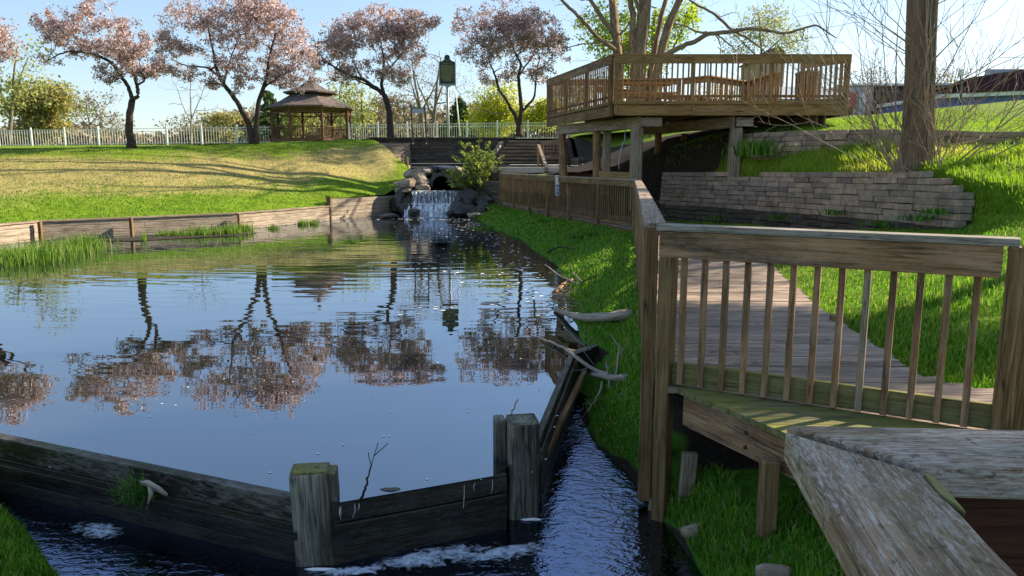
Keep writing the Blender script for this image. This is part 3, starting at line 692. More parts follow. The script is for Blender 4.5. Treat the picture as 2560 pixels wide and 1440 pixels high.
# ledge fascia
fa, fb = V(1.14, 4.80, .41), V(1.545, 3.93, .41)
mb = MB(); mb.board(fa, fb, .045, .20); mb.build('fascia', M['rail'], t, bevel=.004)
mb = MB(); mb.board(fb, V(1.89, 3.0, .41), .045, .20); mb.board(V(1.89, 3.0, .41), V(2.73, .2, .41), .045, .20); mb.build('fascia', M['rail'], t)
fd = (fb-fa)/np.linalg.norm(fb-fa); fn = np.array((fd[1], -fd[0], 0))*-1
for zz in (.455, .365):
    mb = MB(); p = lerp(fa, fb, .62); p = V(p[0], p[1], zz); nn = np.array((-.9, -.43, 0))
    mb.tube([p, p+nn*.034], [.014, .012], 8); mb.build('bolt', M['rust'], t)
for (x, y, zb) in ((1.42, 3.98, -.1), (1.12, 5.35, -.4), (2.5, 3.6, .1)):
    mb = MB(); mb.board((x, y, zb-.2), (x, y, .40), .09, .09); mb.build('support_post', M['railpost'], t)
mb = MB(); mb.board((1.16, 4.84, -.5), (1.19, 4.84, .10), .10, .05); mb.build('broken_stub', M['grey'], t)
mb = MB(); mb.box(3.02, 3.14, 7.0, 7.1, .30, .60); mb.build('stake', M['railpost'], t)
# moss-covered boards outside rail M
mb = MB(); y = 4.95
while y > .3:
    clipped(mb, y-bw+.006, y, edge_x, lambda q: m_x(q)+.02, .513, .551) ; y -= bw
mb.build('mossy_board', M['ledge'], t)

def railing(name, label, pts, deckz, posts, bal, side, mats, capw=.145, group=None, toph=.14, botz=.10, both=.11, ground=None, bw_=.037, post_w=.09, capt=.038, balz=(.02, -.10), postd=.09, endcap=True, parent=None, cat='railing', skip=()):
    """pts: list of (x,y,zcap) ; side: +1 puts balusters on the left of travel direction"""
    loc = (pts[0][0], pts[0][1], deckz)
    own = parent is None
    t = thing(name, loc, label, cat, group) if own else parent
    if not own:
        t2 = bpy.data.objects.new(name, None); COL.objects.link(t2); t2.parent = parent; WL[t2.name] = WL[parent.name]; t = t2
    for i in range(len(pts)-1):
        a_, b_ = V(*pts[i]), V(*pts[i+1]); d = b_-a_; L = np.linalg.norm(d); u = d/L
        nr = np.array((-u[1], u[0], 0)); nr /= np.linalg.norm(nr); nr *= side
        n = max(1, round(L/posts)) if posts else 1
        for k in range(n):
            p, q = lerp(a_, b_, k/n), lerp(a_, b_, (k+1)/n)
            mb = MB(); mb.board(p-V(0, 0, capt/2)+u*(.002), q-V(0, 0, capt/2)-u*.002, capw, capt); mb.build('cap', M[mats[0]], t)
            mb = MB(); mb.board(p+nr*(.055)-V(0, 0, capt+toph/2+.001)+u*.003, q+nr*.055-V(0, 0, capt+toph/2+.001)-u*.003, .036, toph); mb.build('top_rail', M[mats[1]], t)
            mb = MB(); mb.board(p*V(1, 1, 0)+nr*.0+V(0, 0, deckz+botz), q*V(1, 1, 0)+nr*.0+V(0, 0, deckz+botz), .036, both); mb.build('bottom_rail', M[mats[1]], t)
        for k in range(n+1):
            if k == 0 and i > 0: continue
            if (i, k) in skip: continue
            p = lerp(a_, b_, k/n); zb = (ground(p[0], p[1]) if ground else deckz-.25)
            ps = p+nr*.02+u*(0 if 0 < k < n else (.05 if k == 0 else -.05))
            mb = MB(); mb.board(V(ps[0], ps[1], zb), V(ps[0], ps[1], p[2]-capt-.002), post_w, postd, up=u); mb.build('post', M[mats[2]], t)
        nb = int(L/bal)
        for k in range(nb):
            s_ = (k+.5)/nb*L
            if min(abs(s_-L*j/n) for j in range(n+1)) < .06: continue
            p = a_+u*s_+nr*.0365*1.02
            jz = .006*rng.standard_normal()
            mb = MB(); mb.board(V(p[0], p[1], deckz+balz[0]+jz), V(p[0], p[1], p[2]-capt-.02), bw_, bw_*.98, up=u); mb.build('baluster', M[mats[3]], t)
    return t

# rail M (near, across the frame)
def railM():
    t = thing('railing', (1.0, 5.05, .55), 'nearest brown wooden railing panel with thirteen balusters and mossy flat cap', 'railing')
    a_, b_ = V(.985, 4.95, 0), V(2.66, 3.97, 0); u = (b_-a_)/np.linalg.norm(b_-a_); nr = np.array((u[1], -u[0], 0))  # towards the camera
    L = np.linalg.norm(b_-a_)
    mb = MB(); mb.board(a_+V(0, 0, 1.601)-u*.02, b_+V(0, 0, 1.601), .15, .04); mb.build('cap', M['railcap'], t, bevel=.004)
    mb = MB(); mb.board(a_+nr*.052+V(0, 0, 1.495), b_+nr*.052+V(0, 0, 1.495)-u*.07, .038, .168); mb.build('top_rail', M['rail'], t, bevel=.003)
    mb = MB(); mb.board(a_-nr*.022+V(0, 0, .635)+u*.09, b_-nr*.022+V(0, 0, .635), .04, .145); mb.build('bottom_rail', M['ledge'], t, bevel=.003)
    n = 13
    for k in range(n):
        p = a_+u*(.155+(L-.30)*k/(n-1)*.985)
        mb = MB(); z0 = .567; mb.board(V(p[0], p[1], z0)+nr*.018, V(p[0], p[1], 1.579)+nr*.012, .039, .037, up=u); mb.build('baluster', M['rail'] if k != 8 else M['grey'], t, bevel=.002)
    mb = MB(); p = a_+u*.045; mb.board(V(p[0], p[1], -.55)+nr*.0, V(p[0], p[1], 1.411), .09, .14, up=nr); mb.build('post', M['railpost'], t, bevel=.004)
    mb = MB(); p = b_+u*.005; mb.board(V(p[0], p[1], .30)+nr*.03, V(p[0], p[1], 1.58)+nr*.03, .10, .12, up=nr); mb.build('post', M['railpost'], t, bevel=.004)
railM()
railing('railing', 'second railing panel leaving the frame at the right edge beside the nearest panel', [(2.70, 3.95, 1.62), (4.3, 3.1, 1.62)], .55, 2.4, .146, -1, ('railcap', 'rail', 'railpost', 'rail'))
gnd = lambda x, y: -.35 if y < 5.6 else float(np.interp(y, [5.6, 6.1, 6.8, 7.5, 9, 12], [-.1, .1, .2, .3, .38, .38]))
railing('railing', 'long brown wooden railing running away from the near corner down the bank side', [(.955, 5.07, 1.62), (1.36, 7.65, 1.63), (1.95, 11.5, 1.65), (2.84, 17.35, 1.68)], .55, 1.9, .135, 1, ('walk', 'rail', 'railpost', 'rail'), ground=gnd, post_w=.09, postd=.13)
railing('railing', 'far weathered railing of close balusters between boardwalk corner and waterfall', [(2.84, 17.4, 1.68), (1.62, 21.75, 1.685), (-.42, 29.0, 1.70)], .55, 1.88, .132, 1, ('grey', 'railpost', 'railpost', 'railpost'), bw_=.028, ground=lambda x, y: .25, balz=(.10, -.1))
# near corner rails (under the camera)
def near_rails():
    t = thing('railing', (.45, 1.0, .5), 'lichen speckled corner of the nearest handrail filling the bottom right', 'handrail')
    z1, z0 = 1.62, 1.575
    def slab(name, poly, za, zb, mat, dirv, bevel=.004):
        mb = MB(); n = len(poly); d = np.array(dirv, float); d /= np.linalg.norm(d); s_ = np.array((-d[1], d[0]))
        v = [(p[0], p[1], za) for p in poly]+[(p[0], p[1], zb) for p in poly]
        c = [(np.dot(p, d)+3, np.dot(p, s_)+2, za) for p in map(np.array, poly)]+[(np.dot(p, d)+3, np.dot(p, s_)+2, zb) for p in map(np.array, poly)]
        f = [tuple(range(n-1, -1, -1)), tuple(range(n, 2*n))]+[(i, (i+1) % n, n+(i+1) % n, n+i) for i in range(n)]
        mb.add(v, f, c); return mb.build(name, mat, t, bevel=bevel)
    slab('cap', [(.395, 1.052), (.365, .85), (.322, .56), (.28, .2), (.42, .19), (.456, .52), (.484, .72), (.496, .79), (.50, .835), (.512, .90)], z0, z1, M['nearcap'], (.15, 1))
    slab('cap', [(.402, 1.068), (.522, .918), (.66, .908), (1.2, .90), (3., .85), (3.0, .98), (1.2, 1.035), (.73, 1.048)], z0+.004, z1+.004, M['nearcap'], (1, -.04))
    slab('cap_splinter', [(.512, .897), (.520, .893), (.512, .84), (.502, .79), (.499, .835)], z0+.012, z1+.002, M['ledge'], (0, 1), .001)
    slab('rail_board', [(.56, .925), (3., .86), (3., .90), (.56, .962)], z0-.36, z0+.002, M['redwood'], (1, -.04), .002)
    slab('rail_board', [(.42, .97), (.375, .60), (.33, .2), (.295, .2), (.345, .60), (.40, 1.0)], z0-.001-.02, z0+.001, M['redwood'], (.1, 1), .0)
    mb = MB(); mb.board((.52, .97, -.4), (.52, .97, 1.57), .09, .09); mb.build('post', M['redwood'], t)
near_rails()

# ------------------------------------------------------------------ upper viewing deck
t = thing('viewing_deck', (3, 20, 1.7), 'raised brown viewing deck on tall timber posts above the terraces', 'deck')
ZF, ZC = 3.44, 4.52
Q = [V(2.40, 18.3), V(7.86, 18.3), V(8.35, 21.4), V(7.35, 21.6), V(7.2, 23.9), V(5.66, 23.6), V(1.14, 23.5)]
mb = MB(); y = 18.25
while y < 23.8:
    x0 = np.interp(y, [18.3, 23.5], [2.40, 1.14]); x1 = 7.88 if y < 21.5 else 7.2
    mb.board((x0, y, ZF-.02), (x1, y, ZF-.02), .135, .038); y += .142
mb.build('floor_boards', M['deck_in'], t)
def fz(p, q, z, h, mat='deck', w_=.045, nm='fascia'):
    mb = MB(); mb.board(V(p[0], p[1], z), V(q[0], q[1], z), w_, h); mb.build(nm, M[mat], t)
fz((2.42, 18.20), (7.80, 18.20), ZF-.17, .26); fz((2.36, 18.16), (7.84, 18.16), ZF-.01, .07, w_=.06)
fz((2.34, 18.3), (1.06, 23.5), ZF-.19, .24, 'railpost'); fz((2.30, 18.3), (1.03, 23.5), ZF-.02, .07, 'railpost', .06)
fz((7.86, 18.25), (7.92, 21.4), ZF-.17, .26)
# joists, beams, posts
for k in range(12):
    x = 2.5+k*.5; mb = MB(); mb.board((x, 18.3, ZF-.17), (x-.3, 23.3, ZF-.17), .04, .22); mb.build('joist', M['railpost'], t)
def beam(p, q, ext=.0, nm='beam', mat='grey', h=.26):
    mb = MB(); d = (V(*q)-V(*p)); d = d/np.linalg.norm(d); n_ = np.array((-d[1], d[0], 0))*.1
    mb.board(V(*p)+n_, V(*q)+n_, .05, h); mb.build(nm, M[mat], t)
    mb = MB(); mb.board(V(*p)-n_, V(*q)-n_, .05, h); mb.build(nm, M[mat], t)
beam((1.42, 22.6, 3.0), (3.15, 18.45, 3.0)); beam((3.05, 18.5, 3.0), (3.55, 18.5, 3.0), h=.2)
beam((3.9, 22.4, 3.0), (5.35, 18.4, 3.0)); beam((5.3, 18.45, 3.0), (5.7, 18.45, 3.0), h=.2)
beam((7.0, 22, 3.05), (7.4, 18.6, 3.05), h=.24)
for (x, y, zb, w_, mt, tl) in ((1.52, 22.4, 1.2, .24, 'pole', -.08), (2.28, 20.6, 1.2, .22, 'pole', -.03), (2.48, 20.4, 1.2, .20, 'grey', .03), (2.98, 18.55, .9, .26, 'grey', .0), (3.10, 18.62, .9, .10, 'pole', .0), (5.32, 18.5, 1.6, .26, 'grey', .03), (4.12, 21.8, 1.5, .2, 'pole', 0), (7.35, 18.6, 2.3, .2, 'railpost', 0), (7.75, 18.35, 2.6, .18, 'deck', 0), (4.9, 22, 1.7, .2, 'pole', 0)):
    mb = MB()
    if mt == 'pole': mb.tube([(x, y, zb), (x+tl*.5, y, 2.2), (x+tl, y, 2.87)], [w_*.55, w_*.5, w_*.48], 9, wob=.05)
    else: mb.board((x, y, zb), (x+tl, y, 2.87), w_, w_*.9)
    mb.build('support_post', M[mt], t)
mb = MB(); mb.board((2.3, 20.2, 1.75), (3.0, 18.9, 1.72), .06, .18); mb.build('kick_board', M['deck'], t)
rk = dict(parent=t, toph=.17, botz=.16, both=.06, capw=.15)
dk = ('deck', 'deck', 'deck', 'deck')
railing('railing', None, [(2.38, 18.22, ZC), (7.84, 18.22, ZC)], ZF-.02, 1.82, .125, -1, dk, ground=lambda x, y: ZF-.28, **rk)
railing('railing', None, [(1.10, 23.5, ZC), (2.36, 18.3, ZC)], ZF-.02, 1.78, .128, -1, ('railpost', 'rail', 'railpost', 'rail'), ground=lambda x, y: ZF-.31, bw_=.027, **rk)
di = ('deck_in', 'deck_in', 'deck_in', 'deck_in')
railing('railing', None, [(1.14, 23.55, ZC), (5.0, 23.1, ZC), (5.66, 22.4, ZC), (7.17, 23.9, ZC)], ZF-.02, 1.9, .135, 1, di, ground=lambda x, y: ZF-.1, parent=t)
railing('railing', None, [(7.17, 23.9, ZC), (7.33, 21.6, ZC)], ZF-.02, 2.3, .14, 1, di, ground=lambda x, y: ZF-.1, parent=t)
railing('railing', None, [(7.86, 18.3, ZC), (7.2, 19.5, ZC)], ZF-.02, 1.4, .125, 1, di, ground=lambda x, y: ZF-.1, parent=t)
# ramp behind the deck
railing('railing', 'sloping ramp railing behind the viewing deck picnic table', [(2.6, 24.6, 4.45), (6.2, 24.9, 4.1), (8.6, 25.2, 3.95)], 3.1, 1.9, .135, 1, di)
# picnic table
t = thing('picnic_table', (3.5, 21.6, ZF), 'orange brown picnic table seen through the deck balusters', 'picnic table')
for k in range(4):
    mb = MB(); mb.board((2.6, 21.3+k*.15, ZF+.74), (4.4, 21.3+k*.15, ZF+.74), .14, .04); mb.build('top_board', M['deck_in'], t)
for y in (20.85, 22.2):
    mb = MB(); mb.board((2.6, y, ZF+.45), (4.4, y, ZF+.45), .26, .04); mb.build('seat', M['deck_in'], t)
for x in (2.85, 4.15):
    for s_ in (-1, 1):
        mb = MB(); mb.board((x, 21.53+s_*.6, ZF), (x, 21.53+s_*.15, ZF+.72), .04, .09); mb.build('leg', M['deck_in'], t)
    mb = MB(); mb.board((x, 20.8, ZF+.41), (x, 22.25, ZF+.41), .04, .09); mb.build('brace', M['deck_in'], t)
# litter bin
t = thing('litter_bin', (7.5, 19.9, ZF), 'dark brown slatted litter bin standing in the right corner of the deck', 'litter bin')
mb = MB(); n = 22
for k in range(n):
    a_ = 2*math.pi*k/n; mb.board((7.5+.26*math.cos(a_), 19.9+.26*math.sin(a_), ZF+.06), (7.5+.28*math.cos(a_), 19.9+.28*math.sin(a_), ZF+.80), .065, .02, up=(math.cos(a_), math.sin(a_), 0))
mb.build('slatted_body', M['bin'], t)
mb = MB(); mb.tube([(7.5, 19.9, ZF+.02), (7.5, 19.9, ZF+.74)], .235, 20); mb.build('liner', M['black'], t)
mb = MB(); mb.tube([(7.5, 19.9, ZF+.80), (7.5, 19.9, ZF+.86), (7.5, 19.9, ZF+.90)], [.30, .30, .22], 22); mb.build('rim', M['bin'], t)
# hanging cable under deck
mb = MB(); mb.tube([D(1563, 325, 19.2), D(1562, 350, 19.1), D(1552, 375, 19.1), D(1548, 400, 19.1), D(1547, 424, 19.1)], .015, 6)
tag(mb.build('cable', M['panel'], smooth=True), 'thin grey cable dangling under the viewing deck', 'cable')

# ------------------------------------------------------------------ stone walls
def block_wall(name, label, line, base, top, ch, cl, mat, first=None, seed=1, batter=.010, name_steps=False):
    r_ = random.Random(seed); loc = line[0]; t = thing(name, (loc[0], loc[1], base(loc[0], loc[1])), label, 'retaining wall')
    L = np.array(line)[:, :2]; s_ = np.concatenate(([0], np.cumsum(np.linalg.norm(np.diff(L, axis=0), axis=1))))
    P = lambda q: V(np.interp(q, s_, L[:, 0]), np.interp(q, s_, L[:, 1]))
    Lm = s_[-1]; dz = max(top(*P(q)[:2])-base(*P(q)[:2]) for q in np.linspace(0, Lm, 20)); nrow = int(dz/ch)+2
    tp = [top(*P(q)[:2]) for q in np.linspace(0, Lm, 60)]; zz_ = np.linspace(0, Lm, 60)
    def topl(q): return float(np.interp(q, zz_, tp))
    smooth_top = np.polyfit(zz_[:-8], tp[:-8], 1) if name_steps else None
    for row in range(nrow):                     # row 0 is the top course
        mb = MB(); q = -r_.random()*cl; anyb = False; isf = False
        while q < Lm:
            l_ = cl*(.75+.5*r_.random()); q0, q1 = max(q, 0), min(q+l_, Lm)
            if q1-q0 > .12:
                p = P((q0+q1)/2); qm = (q0+q1)/2
                zt_ = (np.polyval(smooth_top, qm) if name_steps else topl(qm))-row*ch
                bz = base(p[0], p[1])-.12; low = zt_-bz < 3*ch*.95
                if zt_ > bz and not (name_steps and zt_ > topl(qm)+.03):
                    a_, b_ = P(q0+.010), P(q1-.010); d = (b_-a_)/np.linalg.norm(b_-a_); n_ = np.array((-d[1], d[0]))
                    k_ = (zt_-bz)/ch; off = n_*(batter*k_+.014*r_.uniform(-1, 1)); sag = .007*r_.uniform(-1, 1)
                    za_ = ((np.polyval(smooth_top, q0) if name_steps else topl(q0))-row*ch); zb_ = ((np.polyval(smooth_top, q1) if name_steps else topl(q1))-row*ch)
                    if first and low: off = off-n_*.07; isf = True
                    mb.board(V(a_[0]+off[0], a_[1]+off[1], za_-ch/2+sag), V(b_[0]+off[0], b_[1]+off[1], zb_-ch/2+sag), .22, ch*.94); anyb = True
            q += l_
        if anyb: mb.build('timber_course' if isf and row >= nrow-5 and first else 'block_course', M['timber'] if (isf and first and row >= nrow-5) else M[mat], t)
    return t
wa = [V(*p[:2]) for p in wallA]
fz0 = lambda x, y: float(f0(np.array([x]), np.array([y]))[0]); fz1 = lambda x, y: float(f1(np.array([x]), np.array([y]))[0]); fz2 = lambda x, y: float(f2(np.array([x]), np.array([y]))[0])
WA = [p for p in wallA[2:]]
def topA(x, y): return float(np.interp(y, [11.6, 11.9, 12.3, 12.6, 13.0, 14.3, 17.8, 30], [1.50, 1.62, 1.74, 1.86, 1.93, 1.90, 1.80, 1.80]))
block_wall('stone_wall', 'long curving grey stone block wall behind the boardwalk with dark timbers at its foot', WA, lambda x, y: fz0(x, y)-.02, topA, .108, .50, 'block', first=True, seed=4, name_steps=True)
block_wall('stone_wall', 'shorter upper grey stone block wall between viewing deck and big trunk', [p for p in wallB[1:]], lambda x, y: fz1(x, y)-.02, lambda x, y: fz2(x, y)+.04, .115, .52, 'block', seed=8)
t = thing('timber_wall', (1.9, 28, .5), 'dark timber retaining wall low between the far railing and the deck posts', 'retaining wall')
for k in range(8):
    mb = MB(); mb.board((1.35, 30.4, .55+k*.16), (3.2, 23.7, .55+k*.16), .16, .15); mb.build('timber_course', M['timber'], t)
# ------------------------------------------------------------------ far retaining wall, stairs, landing
t = thing('timber_wall', (-3.5, 37.6, 1.9), 'tall dark stacked timber wall above the culvert with sloping end', 'retaining wall')
z = 1.55; k = 0
while z < 3.2:
    xl = np.interp(z, [1.5, 2.0, 3.26], [-4.9, -5.0, -6.9]); mb = MB(); x = xl
    back = .10*int((z-1.55)/.48)
    while x < -.2:
        x2 = min(x+1.6+rng.random(), -.1); mb.board((x, 37.4+back, z+.085), (x2-.01, 37.4+back+.01*rng.standard_normal(), z+.085), .2, .165); x = x2
    mb.build('timber_course', M['timber'], t); z += .172; k += 1
mb = MB(); mb.board((-6.95, 37.62, 3.28), (.2, 37.62, 3.28), .3, .07); mb.build('cap_board', M['timber'], t)
# left wing: sloping stub timbers coming forward
for k in range(7):
    zz = 1.9+k*.17; mb = MB(); f_ = k/7.
    mb.board((-4.75-1.9*f_-.05, 35.2+1.9*f_, zz), (-4.95, 37.3, zz), .16, .165); mb.build('wing_timber', M['grey'], t)
mb = MB(); mb.board((-4.85, 35.3, 1.5), (-4.85, 35.3, 2.35), .18, .18); mb.build('end_post', M['ledge'], t)
t = thing('timber_wall', (-1.2, 36.5, 1.8), 'pale stepped side wall of stacked timbers left of the stairs', 'retaining wall')
for k in range(8):
    zz = 1.75+k*.17; f_ = k/8.; mb = MB()
    mb.board((-1.25+.75*f_, 35.0+2.6*f_, zz+.08), (-.30, 37.9, zz+.08), .20, .165); mb.build('timber_course', M['pondtimber' if k > 4 else 'grey'], t)
t = thing('stairs', (.9, 36, 1.85), 'wide flight of eight dark timber steps rising beside the viewing deck', 'stairs')
for k in range(8):
    mb = MB(); zz = 1.93+k*.166; yy = 34.6+k*.40; x0 = -.95+.11*k
    mb.board((x0, yy, zz+.02), (2.6, yy, zz+.02), .20, .105); mb.board((x0, yy+.14, zz-.02), (2.6, yy+.14, zz-.02), .22, .12)
    mb.build('step', M['step'], t)
t = thing('landing', (.8, 32, 1.75), 'pale sandy concrete landing at the foot of the timber stairs', 'landing')
mb = MB(); mb.prism([(-1.15, 31.0), (2.7, 30.4), (2.7, 34.7), (-1.6, 34.7)], 1.68, 1.90); mb.build('slab', M['concrete'], t, bevel=.01)
mb = MB(); mb.board((-1.15, 30.9, 1.0), (2.9, 30.3, 1.0), .16, 1.30); mb.build('retaining_face', M['timber'], t)
t = thing('stair_railing', (1.3, 32.5, 1.9), 'short handrail with sloping top board beside the landing', 'railing')
mb = MB(); a_, b_ = D(1346, 362, 33.5), D(1366, 418, 30.6); mb.board(a_, b_, .12, .05); mb.build('handrail', M['grey'], t)
mb = MB(); mb.board(V(a_[0], a_[1], 1.9), a_-V(0, 0, .05), .1, .1); mb.build('post', M['deck'], t)
mb = MB(); mb.board(V(b_[0], b_[1], 1.5), b_-V(0, 0, .03), .14, .1); mb.build('post', M['rail'], t)
mb = MB(); c0, c1 = D(1356, 357, 33.6), D(1412, 352, 33.6); mb.board(c0, c1, .05, .16); mb.build('top_rail', M['rail'], t)
mb = MB(); c2, c3 = D(1356, 392, 33.6), D(1412, 396, 33.6); mb.board(c2, c3, .05, .12); mb.build('bottom_rail', M['rail'], t)
for k in range(7):
    mb = MB(); mb.board(lerp(c2, c3, (k+.5)/7), lerp(c0, c1, (k+.5)/7), .035, .035); mb.build('baluster', M['rail'], t)
for c_ in (c0, c1):
    mb = MB(); mb.board(V(c_[0], c_[1], 1.9), c_+V(0, 0, .05), .1, .1); mb.build('post', M['rail'], t)
mb = MB(); mb.board(D(1372, 416, 31.6)+V(0, .2, 0), D(1420, 416, 31.6)+V(0, .2, 0), .4, .12); tag(mb.build('bench_slab', M['concrete']), 'pale low slab lying under the stair handrail', 'slab')

t = thing('timber_wall', (2.75, 33, 1.7), 'stacked timber cheek wall right of the stairs behind the deck posts', 'retaining wall')
for k in range(10):
    mb = MB(); mb.board((2.72, 30.6 if k < 4 else 33.0+.45*k, 1.72+k*.165), (2.72, 37.7, 1.72+k*.165), .16, .155); mb.build('timber_course', M['timber'], t)
# ------------------------------------------------------------------ culvert, rocks, waterfall
t = thing('culvert', (-2.9, 31.6, .9), 'rounded dark stone culvert mouth above the waterfall', 'culvert')
mb = MB(); cx, cy, cz = D(1104, 462, 31.6); n = 16; ri, ro = .36, .54
for k in range(n):
    a0, a1 = math.pi*1.15*k/n-.24, math.pi*1.15*(k+1)/n-.24
    for r0_, r1_ in ((ri, ro),):
        q = []
        for yy in (cy-.15, cy+.9):
            for a_, r_ in ((a0, r0_), (a1, r0_), (a1, r1_+.06*math.sin(k*2.)), (a0, r1_+.06*math.sin(k*2.))): q.append((cx+r_*math.cos(a_), yy, cz+r_*math.sin(a_)))
        mb.add(q, [(0, 1, 2, 3), (7, 6, 5, 4), (0, 4, 5, 1), (1, 5, 6, 2), (2, 6, 7, 3), (3, 7, 4, 0)])
mb.build('arch', M['wetrock'], t)
mb = MB(); mb.tube([(cx, cy+.05, cz), (cx, cy+3.2, cz)], [.36, .36], 18, cap=False); mb.add([(cx-.5, cy+3.2, cz-.5), (cx+.5, cy+3.2, cz-.5), (cx+.5, cy+3.2, cz+.5), (cx-.5, cy+3.2, cz+.5)], [(0, 1, 2, 3)]); mb.build('pipe', M['dark'], t)
def rockat(px, py, Y, rx, ry, rz, mat, label, group=None):
    c = D(px, py, Y); mb = MB(); mb.rock((0, 0, 0), (rx, ry, rz), .35, 14)
    mb.v = [v+c for v in mb.v]; mb.c = [v+c for v in mb.c]
    return tag(mb.build('rock', M[mat]), label, 'rock', group)
gr1, gr2 = 'pale rocks left of the culvert', 'wet rocks around the waterfall'
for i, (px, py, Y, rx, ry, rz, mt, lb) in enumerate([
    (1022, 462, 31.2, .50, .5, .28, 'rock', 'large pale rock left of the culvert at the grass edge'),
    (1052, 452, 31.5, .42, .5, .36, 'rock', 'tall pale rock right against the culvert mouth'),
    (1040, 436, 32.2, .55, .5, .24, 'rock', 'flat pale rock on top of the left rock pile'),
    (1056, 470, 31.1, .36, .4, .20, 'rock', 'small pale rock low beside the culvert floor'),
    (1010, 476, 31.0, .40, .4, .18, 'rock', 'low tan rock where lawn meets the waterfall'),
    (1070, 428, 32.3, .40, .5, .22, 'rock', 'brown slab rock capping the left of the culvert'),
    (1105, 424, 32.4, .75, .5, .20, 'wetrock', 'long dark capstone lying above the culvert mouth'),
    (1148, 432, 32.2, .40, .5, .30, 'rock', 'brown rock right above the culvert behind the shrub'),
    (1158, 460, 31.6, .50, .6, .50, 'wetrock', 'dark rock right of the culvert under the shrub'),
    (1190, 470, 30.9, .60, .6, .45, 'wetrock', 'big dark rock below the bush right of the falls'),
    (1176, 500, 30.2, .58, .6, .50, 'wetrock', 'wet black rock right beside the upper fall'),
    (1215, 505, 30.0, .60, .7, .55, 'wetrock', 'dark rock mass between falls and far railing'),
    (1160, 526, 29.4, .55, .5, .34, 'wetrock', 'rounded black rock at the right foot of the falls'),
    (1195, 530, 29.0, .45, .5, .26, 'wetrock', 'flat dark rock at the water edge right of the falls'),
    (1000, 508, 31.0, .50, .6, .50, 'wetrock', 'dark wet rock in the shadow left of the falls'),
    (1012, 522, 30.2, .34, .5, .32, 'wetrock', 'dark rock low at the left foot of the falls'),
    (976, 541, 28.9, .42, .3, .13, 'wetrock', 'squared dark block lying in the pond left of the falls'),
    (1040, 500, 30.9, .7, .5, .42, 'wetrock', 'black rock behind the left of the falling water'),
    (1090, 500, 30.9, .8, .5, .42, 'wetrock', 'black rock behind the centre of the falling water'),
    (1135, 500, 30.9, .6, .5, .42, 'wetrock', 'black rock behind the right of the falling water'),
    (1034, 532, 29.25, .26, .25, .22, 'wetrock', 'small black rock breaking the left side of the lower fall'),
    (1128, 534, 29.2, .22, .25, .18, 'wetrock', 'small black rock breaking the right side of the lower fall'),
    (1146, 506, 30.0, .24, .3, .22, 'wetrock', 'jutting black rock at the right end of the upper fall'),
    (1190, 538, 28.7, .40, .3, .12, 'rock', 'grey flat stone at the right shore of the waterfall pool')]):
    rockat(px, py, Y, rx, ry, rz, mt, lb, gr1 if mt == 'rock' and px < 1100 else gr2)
# falling water sheets
def fallsheet(name, x0, x1, prof, mat, label, wob=.05, nx=60, fr=None):
    mb = MB(); xs = np.linspace(x0, x1, nx); n = len(prof); v = []
    for j, x in enumerate(xs):
        dy = wob*math.sin(j*1.1)+wob*.7*rng.standard_normal()
        for i, (yy, zz) in enumerate(prof): v.append((x+.02*rng.standard_normal(), yy+dy*min(1, i/1.5)+(fr(x) if fr else 0), zz))
    f = [(j*n+i, (j+1)*n+i, (j+1)*n+i+1, j*n+i+1) for j in range(nx-1) for i in range(n-1)]
    mb.add(v, f); o = mb.build(name, mat, smooth=True, kind='structure'); o['label'] = label; return o
fallsheet('waterfall_water', -3.95, -2.15, [(30.75, .98), (30.45, .965), (30.33, .93), (30.25, .80), (30.20, .62), (30.16, .46)], M['fall'], 'upper white curtain of the waterfall', .09)
fallsheet('waterfall_water', -4.20, -1.9, [(30.25, .50), (29.95, .47), (29.75, .40), (29.60, .26), (29.5, .12), (29.42, -.01)], M['fall2'], 'lower foaming step of the waterfall', .13, fr=lambda x: -.25*math.sin((x+4.2)*1.35)**2+.15)
mb = MB(); mb.prism([(-4.1, 30.5), (-2.1, 30.5), (-1.9, 31.6), (-3.2, 32.2), (-4.2, 31.4)], .6, .955); tag(mb.build('shallow_water', M['stream'], kind='structure'), 'dark water sliding out of the culvert')
mb = MB(); mb.prism([(-4.3, 29.85), (-1.8, 29.9), (-1.9, 30.4), (-4.2, 30.4)], -.3, .455); tag(mb.build('rock', M['wetrock']), 'wet stone ledge carrying the middle step of the waterfall', 'rock', 'wet rocks around the waterfall')
# timber crib right of the falls
t = thing('timber_wall', (-.8, 30, .3), 'old dark timber crib between the falls and the far railing', 'retaining wall')
for k in range(8):
    mb = MB(); mb.board((-1.5, 30.7, .1+k*.17), (-.35, 29.25, .1+k*.17), .2, .16); mb.build('timber_course', M['timber'], t)

# ------------------------------------------------------------------ marker sign, info board
t = thing('historical_marker', (-3.8, 46, 3.5), 'tall dark green historical marker with gold text on a grey pole', 'sign')
sx, sy = (1123.5-1280)/1900*46*1.0, 46.
zt, zb = 2+(412-166)*46/1900., 2+(412-218)*46/1900.
mb = MB(); hw = .44
prof = [(-hw, zb), (hw, zb), (hw, zt-.02), (.30, zt+.03), (.20, zt+.10), (.14, zt+.2), (-.14, zt+.2), (-.20, zt+.10), (-.30, zt+.03), (-hw, zt-.02)]
v = [(sx+p[0], sy-.04, p[1]) for p in prof]+[(sx+p[0], sy+.04, p[1]) for p in prof]; n = len(prof)
mb.add(v, [tuple(range(n)), tuple(range(2*n-1, n-1, -1))]+[(i, i+n, (i+1) % n+n, (i+1) % n) for i in range(n)]); mb.build('plate', M['green'], t)
mb = MB()
for p, q in (((-hw-.03, zb), (-hw-.03, zt-.02)), ((hw+.03, zb), (hw+.03, zt-.02)), ((-hw-.06, zb-.05), (hw+.06, zb-.05))): mb.board((sx+p[0], sy, p[1]), (sx+q[0], sy, q[1]), .06, .12)
